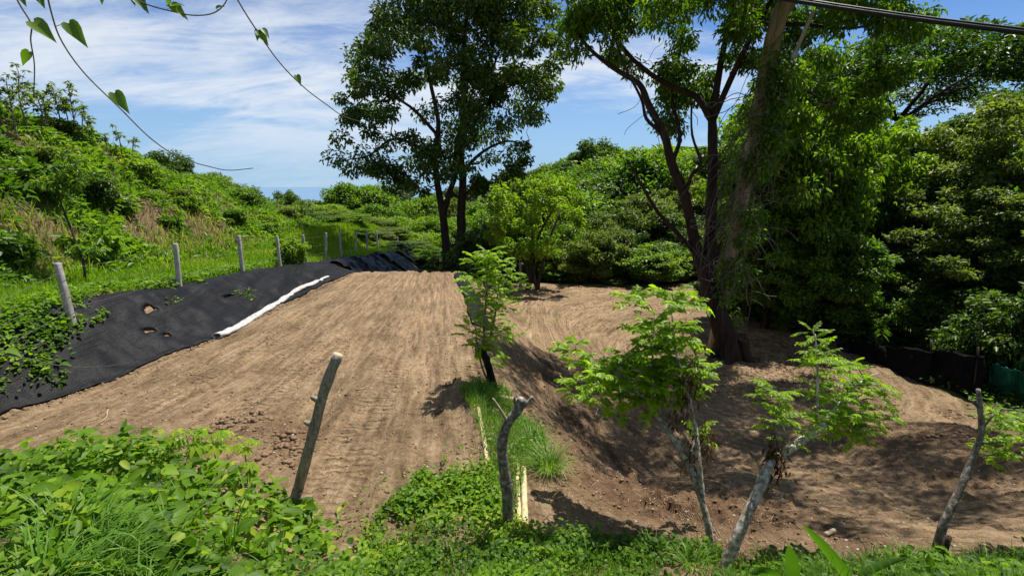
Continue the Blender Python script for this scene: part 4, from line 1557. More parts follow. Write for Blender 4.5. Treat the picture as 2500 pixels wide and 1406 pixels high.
kB, kT = curtain('silt_netting', [(2040, 850), (2110, 875), (2200, 912), (2290, 945), (2400, 985)], [(2050, 826), (2110, 826), (2200, 838), (2300, 846), (2410, 862)], 'black_net',
                 'black silt netting sagging along the edge of the shaded forest', 'netting', 300, tilt=.25)
gB, gT = curtain('green_mesh', [(2405, 950), (2450, 968), (2500, 980), (2570, 1000), (2640, 1010)], [(2418, 872), (2455, 884), (2500, 892), (2570, 890), (2640, 885)], 'green_mesh',
                 'teal green mesh sheet hanging beside the black netting', 'mesh sheet', 330, tilt=-.2)
for i, f in enumerate((.02, .35, .7, .97)):
    j = int(f * (len(kB) - 1))
    mb = MB()
    p0, p1 = kB[j] + np.array((0, .12, -.2)), kT[j] + np.array((.02, .12, .12))
    tube(mb, smooth_path([p0, (p0 + p1) / 2 + np.array((.02, 0, 0)), p1], 3), .028, 6, .1)
    obj('netting_stake', mb.mesh('stake', True, off=p0), M['bark_dark'], loc=p0, label='thin dark wooden stake holding up the black netting', cat='stake', group='stakes behind the black netting')
# cut log in the shade
g = G(2365, 930)
mb = MB()
gzv = gzs(g[0], g[1])
P = smooth_path([(g[0] - .25, g[1] - .1, gzv + .10), (g[0] + .3, g[1] + .15, gzv + .13), (g[0] + .9, g[1] + .5, gzv + .14)], 4)
tube(mb, P, .11, 9, .04)
lo = obj('cut_log', mb.mesh('cut_log', True, off=P[0]), M['bark_red'], loc=P[0], label='short cut log lying in the shade before the green mesh', cat='log')
mb = MB()
d = nrm(P[0] - P[1])
tube(mb, np.array([P[0] + d * .004, P[0] + d * .012]), .10, 12)
obj('cut_end', mb.mesh('cut_end', off=P[0]), M['cut_wood'], lo)

# scraps of black fabric on the ridge between the terraces
def ridge_fabric(y0, y1, a0, a1, label, seed):
    ys = np.arange(y0, y1, .12)
    s = np.linspace(0, 1, 10)
    Y, Sx = np.meshgrid(ys, s, indexing='ij')
    X = ridge_x(Y) + a0 + .12 * fbm(Y * 1.5, Y * 0, 2, seed) + (a1 - a0) * Sx
    Z = gz(X.ravel(), Y.ravel()).reshape(X.shape) + .05 + .10 * np.abs(fbm(X * 3, Y * 1.5, 3, seed + 1))
    m = len(s)
    ii = (np.arange(len(ys) - 1)[:, None] * m + np.arange(m - 1)[None]).ravel()
    F = np.stack([ii, ii + 1, ii + m + 1, ii + m], -1)
    o0 = np.array((X[0, 0], y0, Z[0, 0]))
    o = obj('fabric_scrap', mesh_np('fabric_scrap', np.stack([X, Y, Z], -1).reshape(-1, 3) - o0, F, None, None, True), M['black_fabric'], loc=o0, label=label, cat='ground fabric')
    o.modifiers.new('thickness', 'SOLIDIFY').thickness = .006


ridge_fabric(14.2, 23.2, .12, .75, 'black fabric strip half buried along the ridge behind the slender sapling', 400)
ridge_fabric(11.2, 12.2, .05, .35, 'small black fabric scrap on the ridge', 420)

# ------------------------------------------------------------------ posts, stumps and poles in front
def px_path(pts, y):
    return [at(a, b, y if not isinstance(y, (list, tuple)) else y[i]) for i, (a, b) in enumerate(pts)]


def leaning_log():
    b = G(737, 1190)
    y0 = b[1]
    pts = px_path([(735, 1195), (745, 1130), (765, 1055), (785, 975), (805, 915), (826, 866)], [y0, y0 + .02, y0 + .05, y0 + .1, y0 + .15, y0 + .2])
    pts[0] = pts[1] + (pts[1] - pts[2]) * 1.5
    P = smooth_path(pts, 4)
    k = len(P)
    R = .072 * (1 + .10 * fbm(np.arange(k) * .6, np.zeros(k), 2, 77))
    mb = MB()
    tube(mb, P, R, 12, .07, seed=9)
    o = obj('log_post', mb.mesh('log_post', True, off=P[0]), M['log_grey'], loc=P[0], label='leaning grey log post with a freshly sawn top standing in the weeds', cat='post')
    d = nrm(P[-1] - P[-2])
    mb = MB()
    tube(mb, np.array([P[-1] - d * .03, P[-1] + d * .012]), [.073, .068], 14)
    obj('cut_top', mb.mesh('cut_top', off=P[0]), M['cut_wood'], o)
    for (px, py, dx) in ((752, 1035, -.05), (768, 975, -.05)):
        p = at(px + 12, py, y0 + .05)
        mb = MB()
        tube(mb, smooth_path([p, p + np.array((-.06, -.02, .02)), p + np.array((-.10, -.03, .06))], 3), [.045, .042, .04, .035, .032, .03, .022], 7, .1)
        obj('knot', mb.mesh('knot', True, off=P[0]), M['log_grey'], o)


leaning_log()


def v_stump():
    b = G(1242, 1288)
    y0 = b[1]
    pts = px_path([(1243, 1295), (1238, 1200), (1229, 1130), (1226, 1080), (1240, 1032), (1262, 1003), (1274, 972)], y0)
    pts[0][2] = gzs(pts[0][0], y0) - .3
    P = smooth_path(pts, 5)
    k = len(P)
    mb = MB()
    tube(mb, P, np.linspace(.072, .052, k) * (1 + .14 * fbm(np.arange(k) * .5, np.zeros(k), 2, 8)), 11, .09, seed=4)
    o = thing('forked_stump', 'knobbly dark stump with two cut arms beside the bare poles', 'stump', b)
    obj('trunk', mb.mesh('trunk', True, off=b), M['bark_grey'], o)
    for q, pp in enumerate(([(1240, 1030), (1222, 1000), (1203, 972)], [(1266, 1000), (1285, 985), (1300, 968)], [(1262, 1005), (1258, 985), (1256, 968)])):
        mb = MB()
        tube(mb, smooth_path(px_path(pp, y0 - .02), 4), np.linspace(.022 if q != 1 else .035, .012, 9), 7, .08)
        obj('arm', mb.mesh('arm', True, off=b), M['bark_grey'] if q else M['straw'], o)


v_stump()


def ground_pole(p0, p1, r, label, name='bare_pole', mat='bare_pole', lift=0.0, cat='pole', bend=0.0, group=None):
    a, c = G(*p0), G(*p1)
    n = 9
    P = np.array([a + (c - a) * t for t in np.linspace(0, 1, n)])
    P[:, 2] = np.maximum(np.linspace(P[0, 2], P[-1, 2], n), gz(P[:, 0], P[:, 1])) * .7 + .3 * np.linspace(P[0, 2], P[-1, 2], n) + r + lift
    if bend:
        P[:, 0] += bend * np.sin(np.linspace(0, math.pi * 1.5, n))
    mb = MB()
    tube(mb, smooth_path(P, 2), r * (1 + .12 * (rng.random(2 * n - 1) - .5)), 9, .06)
    return obj(name, mb.mesh(name, True, off=P[0]), M[mat], loc=P[0], label=label, cat=cat, group=group)


ground_pole((1168, 1005), (1192, 1145), .035, 'long pale bare pole lying on the pad edge by the ridge grass')
ground_pole((1278, 1150), (1282, 1292), .042, 'thick peeled yellow pole lying right of the forked stump')
ground_pole((1262, 1140), (1268, 1285), .030, 'thin mottled pole lying against the forked stump', mat='bare_pole')
ground_pole((1225, 975), (1268, 985), .045, 'short orange brown branch stub behind the forked stump', name='branch_stub', mat='cut_wood', cat='branch')
ground_pole((1080, 948), (1122, 928), .022, 'crooked dark stick lying on the pad near the ridge', name='stick', mat='twig', cat='stick', bend=.08)
ground_pole((858, 958), (905, 944), .010, 'thin bent pale stick lying on the graded pad', name='stick', mat='straw', cat='stick', bend=.05)
ground_pole((240, 1035), (272, 1000), .010, 'thin yellow stalk lying on the soil near the fabric', name='stick', mat='straw', cat='stick', bend=.05)
ground_pole((1500, 1160), (1530, 1185), .014, 'small dark twig on the slope below the stump', name='stick', mat='twig', cat='stick', bend=.05)
ground_pole((2015, 1310), (2035, 1300), .03, 'pale wood chip lying on the near slope', name='wood_chip', mat='cut_wood', cat='wood chip')
ground_pole((1455, 995), (1458, 1015), .012, 'white forked twig sticking from the shaded slope', name='stick', mat='white_cloth', cat='stick', bend=.04)

# ------------------------------------------------------------------ pinnate leaves
def pinnate_mesh(name, n_pairs=6, Ln=.30, ll=.060, lw=.027, droop=.5, seed=0, shape=1):
    g = np.random.default_rng(seed)
    mb = MB()
    t = np.linspace(0, 1, n_pairs + 3)
    ang = .15 - droop * t
    st = Ln / (len(t) - 1)
    P = [np.zeros(3)]
    for a in ang[:-1]:
        P.append(P[-1] + st * np.array((math.cos(a), 0, math.sin(a))))
    P = np.array(P)
    tube(mb, P, np.linspace(.0035, .0015, len(P)), 3, 0, cap=False, a=.45)
    B, D, N, L = [], [], [], []
    for i in range(2, len(P) - 0):
        dirx = nrm(P[i] - P[i - 1])
        sc_ = .75 + .45 * math.sin(math.pi * (i / len(P)))
        sides = (1, -1) if i < len(P) - 1 else (0,)
        for s in sides:
            B.append(P[i])
            D.append(dirx * (.55 if s else 1) + np.array((0, s * .9, -.18 + g.normal() * .12)))
            N.append(np.array((g.normal() * .25, g.normal() * .25, 1)))
            L.append(ll * sc_ * g.uniform(.85, 1.15))
    L = np.array(L)
    leaves(mb, np.array(B), np.array(D), np.array(N), L, L * lw / ll, np.clip(g.normal(.5, .28, len(L)), 0, 1), shape, .2, .18)
    return mb.mesh(name)


PIN = [pinnate_mesh('leaf', 5 + i % 3, .22 + .02 * i, .078, .042, .35 + .15 * i, 50 + i) for i in range(4)]
PIN_FINE = [pinnate_mesh('leaf', 8, .27, .056, .026, .5 + .2 * i, 70 + i) for i in range(3)]


def aim(o, d, roll=0.0):
    d = Vector(d).normalized()
    q = d.to_track_quat('X', 'Z')
    o.rotation_euler = q.to_euler()


def leaf_whorl(parent, off, c, n, meshes, mat, smin=.7, smax=1.25, up=.35, axis=None):
    """n compound leaves radiating from a shoot tip"""
    for i in range(n):
        a = i * 2.4 + rng.uniform(-.4, .4)
        e = up + rng.normal() * .28
        d = np.array((math.cos(a) * math.cos(e), math.sin(a) * math.cos(e), math.sin(e)))
        o = obj('leaf', meshes[int(rng.integers(len(meshes)))], mat, parent, c - off - np.array((0, 0, rng.uniform(0, .22))))
        aim(o, d)
        s = rng.uniform(smin, smax)
        o.scale = (s, s, s)


def sapling(name, label, stems, tips, bark, meshes=PIN, mat='leaf_sapling', dry=None, up=.3, smin=.7, smax=1.2):
    """stems: (points, r0, r1); tips: (point, number of leaves)"""
    base = np.array(stems[0][0][0])
    base = np.array((base[0], base[1], gzs(base[0], base[1])))
    o = thing(name, label, 'sapling', base)
    nodes = []
    for q, (pts, r0, r1) in enumerate(stems):
        pts = [np.array(p) for p in pts]
        if q == 0:
            pts[0] = np.array((pts[0][0], pts[0][1], base[2] - .3))
        P = smooth_path(pts, 5)
        mb = MB()
        k = len(P)
        tube(mb, P, np.linspace(r0, r1, k) * (1 + .16 * fbm(np.arange(k) * .55 + q * 9, np.zeros(k), 2, 5)), 10, .07, seed=q)
        obj('trunk' if q == 0 else 'limb', mb.mesh('stem', True, off=base), M[bark], o)
        nodes += [np.append(p, r) for p, r in zip(P[2:], np.linspace(r0, r1, k)[2:])]
    arr = np.array(nodes)
    for c, n in tips:
        d = np.linalg.norm(arr[:, :3] - c, axis=1) + 1.0 * np.maximum(arr[:, 2] - c[2], 0)
        i = int(np.argmin(d))
        p0 = arr[i, :3]
        m = (p0 + c) / 2 + rng.normal(size=3) * .04 + np.array((0, 0, .03))
        P = smooth_path([p0, m, c], 4)
        mb = MB()
        tube(mb, P, np.linspace(min(.014, arr[i, 3] * .7), .005, len(P)), 6, .05)
        obj('shoot', mb.mesh('shoot', True, off=base), M['vine_stem'], o)
        arr = np.vstack([arr, np.column_stack([P[3:], np.full(len(P) - 3, .008)])])
        leaf_whorl(o, base, c, int(n * 1.9), meshes, M[mat], smin, smax, up)
    if dry:
        mb = MB()
        for (c, n, sp_) in dry:
            Pp = c + rng.normal(size=(n, 3)) * np.array((sp_, sp_, sp_ * 2.2))
            leaves(mb, Pp, rdir(n) * .5 + np.array((0, 0, -1.)), rdir(n), rng.uniform(.05, .11, n), .03, rng.random(n), 1, .3, .4)
            for i in range(n // 4):
                e = Pp[i] + np.array((rng.normal() * .05, rng.normal() * .05, rng.uniform(.1, .3)))
                tube(mb, np.array([Pp[i], (e + Pp[i]) / 2 + .02, e]), .003, 3, 0, cap=False)
        obj('dry_leaves', mb.mesh('dry_leaves', off=base), M['dry_leaf'], o, kind='stuff')
    return o


# slender sapling on the ridge
b = G(1200, 945)
ys1 = b[1]
sapling('ridge_sapling', 'slender bright green sapling on the ridge between the two soil terraces',
        [(px_path([(1200, 948), (1190, 890), (1182, 820), (1186, 740), (1190, 660)], ys1), .05, .012),
         (px_path([(1184, 860), (1205, 790), (1215, 720), (1222, 660)], ys1 + .1), .022, .008),
         (px_path([(1200, 946), (1178, 900), (1165, 840), (1160, 780)], ys1 - .05), .026, .008)],
        [(at(px, py, ys1 + rng.uniform(-.45, .45)), n) for (px, py, n) in
         [(1190, 612, 8), (1160, 630, 7), (1225, 635, 7), (1145, 660, 6), (1200, 660, 7), (1240, 670, 5), (1170, 690, 7), (1215, 700, 7), (1150, 715, 6), (1190, 730, 7), (1235, 730, 6), (1165, 760, 6), (1205, 770, 6), (1145, 790, 5), (1180, 800, 6), (1220, 800, 5),
          (1170, 835, 6), (1205, 845, 5), (1190, 870, 5), (1245, 805, 3), (1140, 815, 3), (1255, 690, 4), (1185, 645, 6), (1210, 740, 6)]],
        'bark_grey', PIN_FINE, 'leaf_sapling', smin=.95, smax=1.4)
# black cloth wrapped round its foot
mb = MB()
P = smooth_path([at(1205, 945, ys1 - .08), at(1196, 905, ys1 - .1), at(1183, 870, ys1 - .1), at(1172, 850, ys1 - .08)], 4)
tube(mb, P, .075 * (1 + .5 * (rng.random(len(P)) - .5)), 9, .25, seed=21)
obj('cloth_wrap', mb.mesh('cloth_wrap', True, off=P[0]), M['black_fabric'], loc=P[0], label='crumpled black cloth wrapped round the foot of the ridge sapling', cat='cloth')

# forked sapling with a full bright crown
b2 = G(1748, 1348)
y2 = b2[1]
sapling('bright_sapling', 'sapling with bright yellow green crown and hanging dead leaves beside the pale leaning trunk',
        [(px_path([(1748, 1352), (1727, 1275), (1702, 1190), (1672, 1115), (1632, 1052), (1585, 990)], [y2, y2 + .1, y2 + .25, y2 + .4, y2 + .6, y2 + .8]), .048, .026),
         (px_path([(1718, 1245), (1706, 1130), (1700, 1060), (1680, 960), (1650, 860), (1640, 760)], [y2 + .15, y2 + .3, y2 + .45, y2 + .6, y2 + .8, y2 + 1.0]), .036, .010),
         (px_path([(1600, 1010), (1590, 930), (1595, 850), (1600, 770)], [y2 + .75, y2 + .8, y2 + .95, y2 + 1.1]), .018, .008),
         (px_path([(1590, 995), (1540, 940), (1490, 910), (1430, 880)], [y2 + .8, y2 + .9, y2 + 1.0, y2 + 1.1]), .016, .006)],
        [(at(px, py, y2 + .8 + rng.uniform(-.3, .5)), n) for (px, py, n) in
         [(1405, 848, 7), (1408, 935, 8), (1455, 900, 8), (1500, 905, 8), (1470, 950, 7), (1530, 860, 8), (1560, 895, 8), (1545, 945, 8), (1590, 840, 8), (1580, 965, 7), (1550, 720, 7), (1640, 715, 8), (1680, 720, 6), (1600, 780, 8), (1650, 790, 8), (1625, 835, 8), (1680, 830, 6),
          (1620, 900, 8), (1700, 890, 7), (1680, 940, 6), (1720, 905, 5), (1640, 960, 5), (1510, 985, 5), (1600, 920, 8), (1560, 780, 5), (1710, 1040, 4), (1575, 870, 8), (1640, 870, 7)]],
        'bark_pale', PIN, 'leaf_sapling', dry=[(at(1685, 940, y2 + .6), 70, .09), (at(1660, 1010, y2 + .6), 50, .08), (at(1725, 1090, y2 + .4), 45, .06), (at(1690, 1120, y2 + .35), 40, .07)])

# pale leaning trunk
b3 = G(1750, 1404, 1.6)
y3 = b3[1]
sapling('pale_sapling', 'pale lichen spotted leaning trunk sprouting a feathery green crown at its top',
        [(px_path([(1742, 1425), (1800, 1310), (1848, 1205), (1882, 1130), (1945, 1085), (2010, 1035)], [y3, y3 + .1, y3 + .25, y3 + .4, y3 + .6, y3 + .8]), .062, .040),
         (px_path([(1995, 1045), (1996, 960), (1995, 880), (1990, 815)], [y3 + .75, y3 + .8, y3 + .85, y3 + .9]), .014, .006),
         (px_path([(1930, 1090), (1915, 1050), (1905, 1000), (1895, 955)], [y3 + .55, y3 + .6, y3 + .6, y3 + .6]), .010, .005),
         (px_path([(2008, 1036), (2070, 960), (2120, 920), (2150, 910)], [y3 + .8, y3 + .9, y3 + 1.1, y3 + 1.2]), .014, .005)],
        [(at(px, py, y3 + .85 + rng.uniform(-.2, .35)), n) for (px, py, n) in
         [(1985, 805, 8), (2005, 840, 7), (2040, 870, 7), (1990, 880, 6), (2080, 880, 7), (2110, 920, 7), (2150, 940, 8), (2060, 930, 7), (2100, 980, 7), (2030, 970, 7), (2140, 1000, 6), (2070, 1020, 7), (2020, 1020, 7), (1995, 940, 5), (2090, 1040, 5), (2040, 1000, 7), (2000, 1000, 6)]]
        + [(at(px, py, y3 + .6), n) for (px, py, n) in [(1895, 945, 6), (1905, 1000, 5), (1880, 970, 4), (1925, 1030, 4)]],
        'bark_pale', PIN_FINE, 'leaf_weed', dry=[(at(1885, 1110, y3 + .4), 60, .05), (at(1900, 1140, y3 + .4), 30, .05)], smin=.6, smax=1.0)

# right sapling
b4 = G(2278, 1362)
y4 = b4[1]
sapling('knobbly_sapling', 'thin knobbly grey trunk with a broken white tip and a few leafy shoots', 
        [(px_path([(2278, 1368), (2300, 1290), (2335, 1210), (2372, 1125), (2396, 1055), (2392, 990), (2388, 950)], [y4, y4 + .05, y4 + .15, y4 + .25, y4 + .3, y4 + .35, y4 + .35]), .050, .022),
         (px_path([(2396, 1050), (2430, 1010), (2470, 1000), (2520, 1020)], [y4 + .3, y4 + .3, y4 + .3, y4 + .3]), .012, .005),
         (px_path([(2392, 1000), (2375, 980), (2365, 975)], [y4 + .35] * 3), .014, .008)],
        [(at(px, py, y4 + .3 + rng.uniform(-.15, .2)), n) for (px, py, n) in [(2420, 1000, 5), (2450, 1005, 6), (2480, 1020, 6), (2510, 1010, 6), (2490, 1060, 6), (2430, 1070, 6), (2410, 1090, 5), (2530, 1050, 5), (2455, 1085, 4)]],
        'bark_grey', PIN_FINE, 'leaf_weed', smin=.5, smax=.9)
# cut stake beside it
mb = MB()
p = G(2300, 1370)
P = np.array([(p[0], p[1], gzs(p[0], p[1]) - .2), (p[0], p[1], gzs(p[0], p[1]) + .12), (p[0] + .01, p[1], gzs(p[0], p[1]) + .32)])
tube(mb, P, .032, 8, .08)
obj('short_stake', mb.mesh('short_stake', True, off=P[0]), M['bark_dark'], loc=P[0], label='short dark stake beside the knobbly grey trunk', cat='stake')
# rebar by the big tree
mb = MB()
p = at(1792, 865, 16.2)
p[2] = gzs(p[0], p[1])
tube(mb, np.array([p - (0, 0, .2), p + (0, 0, .4), p + (.01, 0, .9)]), .022, 6)
obj('iron_stake', mb.mesh('iron_stake', True, off=p), M['bark_dark'], loc=p, label='thin dark stake standing at the foot of the large forked tree', cat='stake')

# ------------------------------------------------------------------ weeds
def scatter(n, x0, x1, y0, y1, poly=None, dens=None):
    X = rng.uniform(x0, x1, n)
    Y = rng.uniform(y0, y1, n)
    Z = gz(X, Y)
    k = np.ones(n, bool)
    if poly is not None:
        px, py = project(np.stack([X, Y, Z], -1))
        k &= in_poly(px, py, poly)
    if dens is not None:
        k &= rng.random(n) < dens(X, Y)
    return np.stack([X[k], Y[k], Z[k]], -1)


def weed_leaves(mb, B, hmax, L, W, shape=1, tint=(.5, .22)):
    n = len(B)
    hh = np.broadcast_to(hmax, (n,))
    P = B + np.stack([rng.normal(size=n) * .03, rng.normal(size=n) * .03, hh * rng.random(n) ** .6], -1)
    patch = fbm(B[:, 0] * 1.3, B[:, 1] * 1.3, 3, 91) * .5
    D = rdir(n) * np.array((1, 1, .45))
    N = np.array((0, 0, 1.)) + rdir(n) * .55
    sp_ = fbm(B[:, 0] * 2.3 + 7, B[:, 1] * 2.3, 2, 92)
    l = L * rng.uniform(.5, 1.35, n) * (1 + 1.1 * np.clip(sp_, -.35, .5))
    leaves(mb, P, D, N, l, l * W / L * np.where(sp_ > .12, .62, 1.0) * rng.uniform(.8, 1.2, n), np.clip(rng.normal(tint[0], tint[1], n) + patch, 0, 1), shape, .2, .15)


def h_left(X, Y):
    return .20 + .42 * np.exp(-((X + 4.6) / 1.0) ** 2 - ((Y - 5.2) / .8) ** 2) + .42 * fbm(X * 1.8, Y * 1.8, 3, 15)


left_poly = [(-400, 1190), (0, 1180), (80, 1165), (200, 1160), (380, 1165), (480, 1195), (600, 1205), (640, 1215), (700, 1225), (770, 1245), (775, 1300), (800, 1350), (880, 1390), (950, 1406), (1100, 1700), (-900, 1700), (-900, 1150)]
wb = MB()
B = scatter(60000, -10, -1.2, 1.2, 6.9, left_poly, lambda X, Y: .50 + 1.5 * fbm(X * 1.4, Y * 1.4, 3, 33))
weed_leaves(wb, B, np.clip(h_left(B[:, 0], B[:, 1]), .05, 2), .078, .056)
Bb = scatter(5500, -9, -1.6, 3.1, 6.6, left_poly)
weed_leaves(wb, Bb, np.clip(h_left(Bb[:, 0], Bb[:, 1]) * 1.15, .1, 2), .14, .10, 1, (.5, .25))
# stems
st = B[rng.integers(0, len(B), 2500)]
hs = np.clip(h_left(st[:, 0], st[:, 1]), .05, 2)
blades(wb, st, rdir(len(st)), hs * 1.05, .006, np.full(len(st), .35), .15, 2)
obj('weeds', wb.mesh('weeds'), M['leaf_weed'], label='dense bright green leafy weeds covering the left bank', cat='weeds', kind='stuff')

centre_poly = [(870, 1420), (875, 1330), (930, 1250), (1000, 1200), (1030, 1150), (1060, 1110), (1140, 1105), (1205, 1150), (1235, 1250), (1300, 1300), (1420, 1330), (1420, 1420)]
wb = MB()
B = scatter(52000, -2.6, 1.2, 3.6, 7.2, centre_poly, lambda X, Y: .25 + 1.9 * fbm(X * 1.5, Y * 1.5, 3, 35))
weed_leaves(wb, B, .10 + .10 * rng.random(len(B)), .060, .050, 1, (.55, .2))
B = scatter(5000, -3.0, 1.2, 3.6, 7.6, [(780, 1330), (850, 1200), (1000, 1110), (1200, 1100), (1250, 1330)], lambda X, Y: .08 + .5 * np.clip(fbm(X * 1.5, Y * 1.5, 3, 36), 0, 1))
weed_leaves(wb, B, .08, .05, .04, 1, (.55, .2))
obj('weeds', wb.mesh('weeds'), M['leaf_weed'], label='low clover like weeds spreading over soil left of the forked stump', cat='weeds', kind='stuff')

strip_poly = [(760, 1406), (900, 1345), (1200, 1310), (1330, 1312), (1500, 1330), (1720, 1345), (1800, 1380), (2050, 1378), (2250, 1360), (2400, 1372), (2600, 1340), (3600, 1340), (3600, 3000), (-200, 3000), (700, 1500)]
wb = MB()
B = scatter(90000, -2.5, 7.5, 1.0, 5.2, strip_poly, lambda X, Y: .55 + 1.1 * fbm(X * 1.2, Y * 1.2, 3, 37))
weed_leaves(wb, B, np.clip(.10 + .30 * fbm(B[:, 0] * 1.4, B[:, 1] * 1.4, 3, 38) + .22 * sstep(1.2, -.6, B[:, 0]), .03, .6), .062, .044, 1, (.42, .2))
B2 = scatter(24000, -1.5, 7.5, 1.0, 5.0, strip_poly, lambda X, Y: .5 + 1.2 * fbm(X * 1.2, Y * 1.2, 3, 39))
blades(wb, B2, rdir(len(B2)), rng.uniform(.10, .34, len(B2)), .008, np.clip(rng.normal(.5, .2, len(B2)), 0, 1), .5, 3)
obj('weeds', wb.mesh('weeds'), M['leaf_weed'], label='mixed grass and leafy weeds along the near road shoulder', cat='weeds', kind='stuff')

ridge_poly = [(1118, 950), (1160, 930), (1235, 945), (1262, 1010), (1320, 1055), (1340, 1110), (1330, 1150), (1285, 1145), (1250, 1290), (1215, 1290), (1195, 1130), (1165, 1040)]
wb = MB()
B = scatter(24000, -1.8, 1.4, 4.6, 11, ridge_poly)
blades(wb, B, rdir(len(B)) + np.array((.4, -.2, 0)), rng.uniform(.10, .36, len(B)), .009, np.clip(rng.normal(.45, .2, len(B)), 0, .9), .6, 3)
B = scatter(9000, -1.8, 1.4, 4.6, 11, ridge_poly, lambda X, Y: .5 + 1.5 * fbm(X * 2, Y * 2, 3, 41))
weed_leaves(wb, B, .22, .055, .04, 1, (.45, .2))
obj('grass', wb.mesh('grass'), M['grass_long'], label='rough grass and weeds round the poles on the ridge', cat='grass', kind='stuff')


# long grass tussocks in the lower left corner
def tussock(x, y, n, L, W, label, spread=.14, group=None, mat='grass_long', bend=.62):
    mb = MB()
    z = gzs(x, y)
    a = rng.uniform(0, 6.283, n)
    r = spread * np.sqrt(rng.random(n))
    P = np.stack([x + r * np.cos(a), y + r * np.sin(a), np.full(n, z - .03)], -1)
    D = np.stack([np.cos(a), np.sin(a), np.zeros(n)], -1) + rdir(n) * .5
    blades(mb, P, D, L * rng.uniform(.55, 1.15, n), W * rng.uniform(.7, 1.2, n), np.clip(rng.normal(.55, .2, n), 0, 1), bend * rng.uniform(.5, 1.3, n), 5)
    o0 = (x, y, z)
    return obj('grass_tussock', mb.mesh('grass_tussock', off=o0), M[mat], loc=o0, label=label, cat='grass', group=group)


for (x, y, n, L, w) in [(-2.75, 2.75, 170, .62, .018), (-2.35, 2.55, 150, .55, .016), (-3.05, 2.9, 170, .62, .018), (-2.0, 2.45, 90, .45, .014), (-2.75, 2.4, 150, .55, .018)]:
    tussock(x, y, n, L, w, 'big tussock of long arching grass among the left bank weeds', .2, 'long grass tussocks on the left bank')
for (px, py, n, L) in [(560, 1290, 26, .6), (470, 1240, 18, .55), (610, 1215, 20, .6), (690, 1385, 26, .5), (420, 1310, 22, .6)]:
    g = G(px, py + 40)
    tussock(g[0], g[1], n, L, .024, 'small tuft of broad grass blades poking through the left weeds', .07, 'broad grass tufts in the left weeds', bend=.4)
for (px, py, n, L) in [(1065, 1395, 12, .34), (1440, 1385, 60, .36), (1590, 1390, 70, .36), (1690, 1400, 60, .34), (1240, 1400, 14, .4), (2130, 1400, 60, .3), (2200, 1395, 60, .32), (2410, 1400, 60, .34), (1380, 1400, 50, .3)]:
    g = G(px, py)
    tussock(g[0], g[1], n, L, .013, 'tuft of fine grass on the near road shoulder', .10, 'grass tufts on the road shoulder', bend=.5)
tussock(.55, 6.6, 300, .55, .010, 'rounded bright grass tuft leaning over the slope by the peeled pole', .2)
tussock(.35, 7.2, 220, .5, .010, 'grass tuft above the peeled pole on the ridge', .18)


# broad strap leaves at the bottom
def strap_plant(px, py, y, leaves_px, label):
    b = at(px, py, y)
    b[2] = gzs(b[0], b[1])
    o = thing('strap_leaf_plant', label, 'plant', b)
    mb = MB()
    tube(mb, np.array([b - (0, 0, .1), b + (0, 0, .06), b + (0, 0, .14)]), [.03, .026, .02], 7)
    obj('stem', mb.mesh('stem', True, off=b), M['vine_stem'], o)
    for (pts, wd) in leaves_px:
        P = smooth_path([b + np.array((0, 0, .05))] + [at(*q) for q in pts], 5)
        k = len(P)
        t = np.linspace(0, 1, k)
        T = nrm(np.gradient(P, axis=0))
        view = nrm(P - np.array((0, 0, CZ)))
        S_ = nrm(np.cross(T, view + np.array((.5, 0, .4))))
        N_ = np.cross(S_, T)
        w = wd * np.clip(np.minimum(t * 2.5 + .25, 1) * (1 - t ** 5), 0.02, 1) * .5
        V = np.stack([P + S_ * w[:, None] + N_ * w[:, None] * .35, P, P - S_ * w[:, None] + N_ * w[:, None] * .35], 1).reshape(-1, 3)
        Q = []
        for i in range(k - 1):
            for j in range(2):
                Q.append((i * 3 + j, i * 3 + j + 1, i * 3 + 3 + j + 1, i * 3 + 3 + j))
        mb = MB()
        mb.add(V, Q, None, .25)
        obj('leaf', mb.mesh('leaf', True, off=b), M['grass_long'], o)


strap_plant(2085, 1440, 2.7, [([(2060, 1400, 2.7), (2010, 1335, 2.75), (1958, 1278, 2.8)], .085), ([(2110, 1400, 2.7), (2160, 1375, 2.7), (2220, 1360, 2.7)], .05)], 'plant with one long green strap leaf leaning over the near slope')
strap_plant(1930, 1440, 2.5, [([(1932, 1400, 2.5), (1930, 1365, 2.5), (1928, 1330, 2.5)], .085), ([(1900, 1410, 2.5), (1860, 1395, 2.5), (1830, 1398, 2.5)], .06)], 'plant with an upright pointed green leaf on the road shoulder')


# palmate seedlings
def palm_leaf_mesh(seed):
    g = np.random.default_rng(seed)
    mb = MB()
    n = 7
    a = np.linspace(-2.2, 2.2, n)
    D = np.stack([np.cos(a), np.sin(a), -.25 + 0 * a], -1)
    L = .16 * (1 - .28 * np.abs(a) / 2.2) * g.uniform(.9, 1.1, n)
    leaves(mb, np.zeros((n, 3)), D, np.tile((0, 0, 1.), (n, 1)), L, L * .33, np.clip(g.normal(.65, .1, n), 0, 1), 1, .3, .12)
    return mb.mesh('leaf')


PALM = [palm_leaf_mesh(s) for s in (1, 2, 3)]


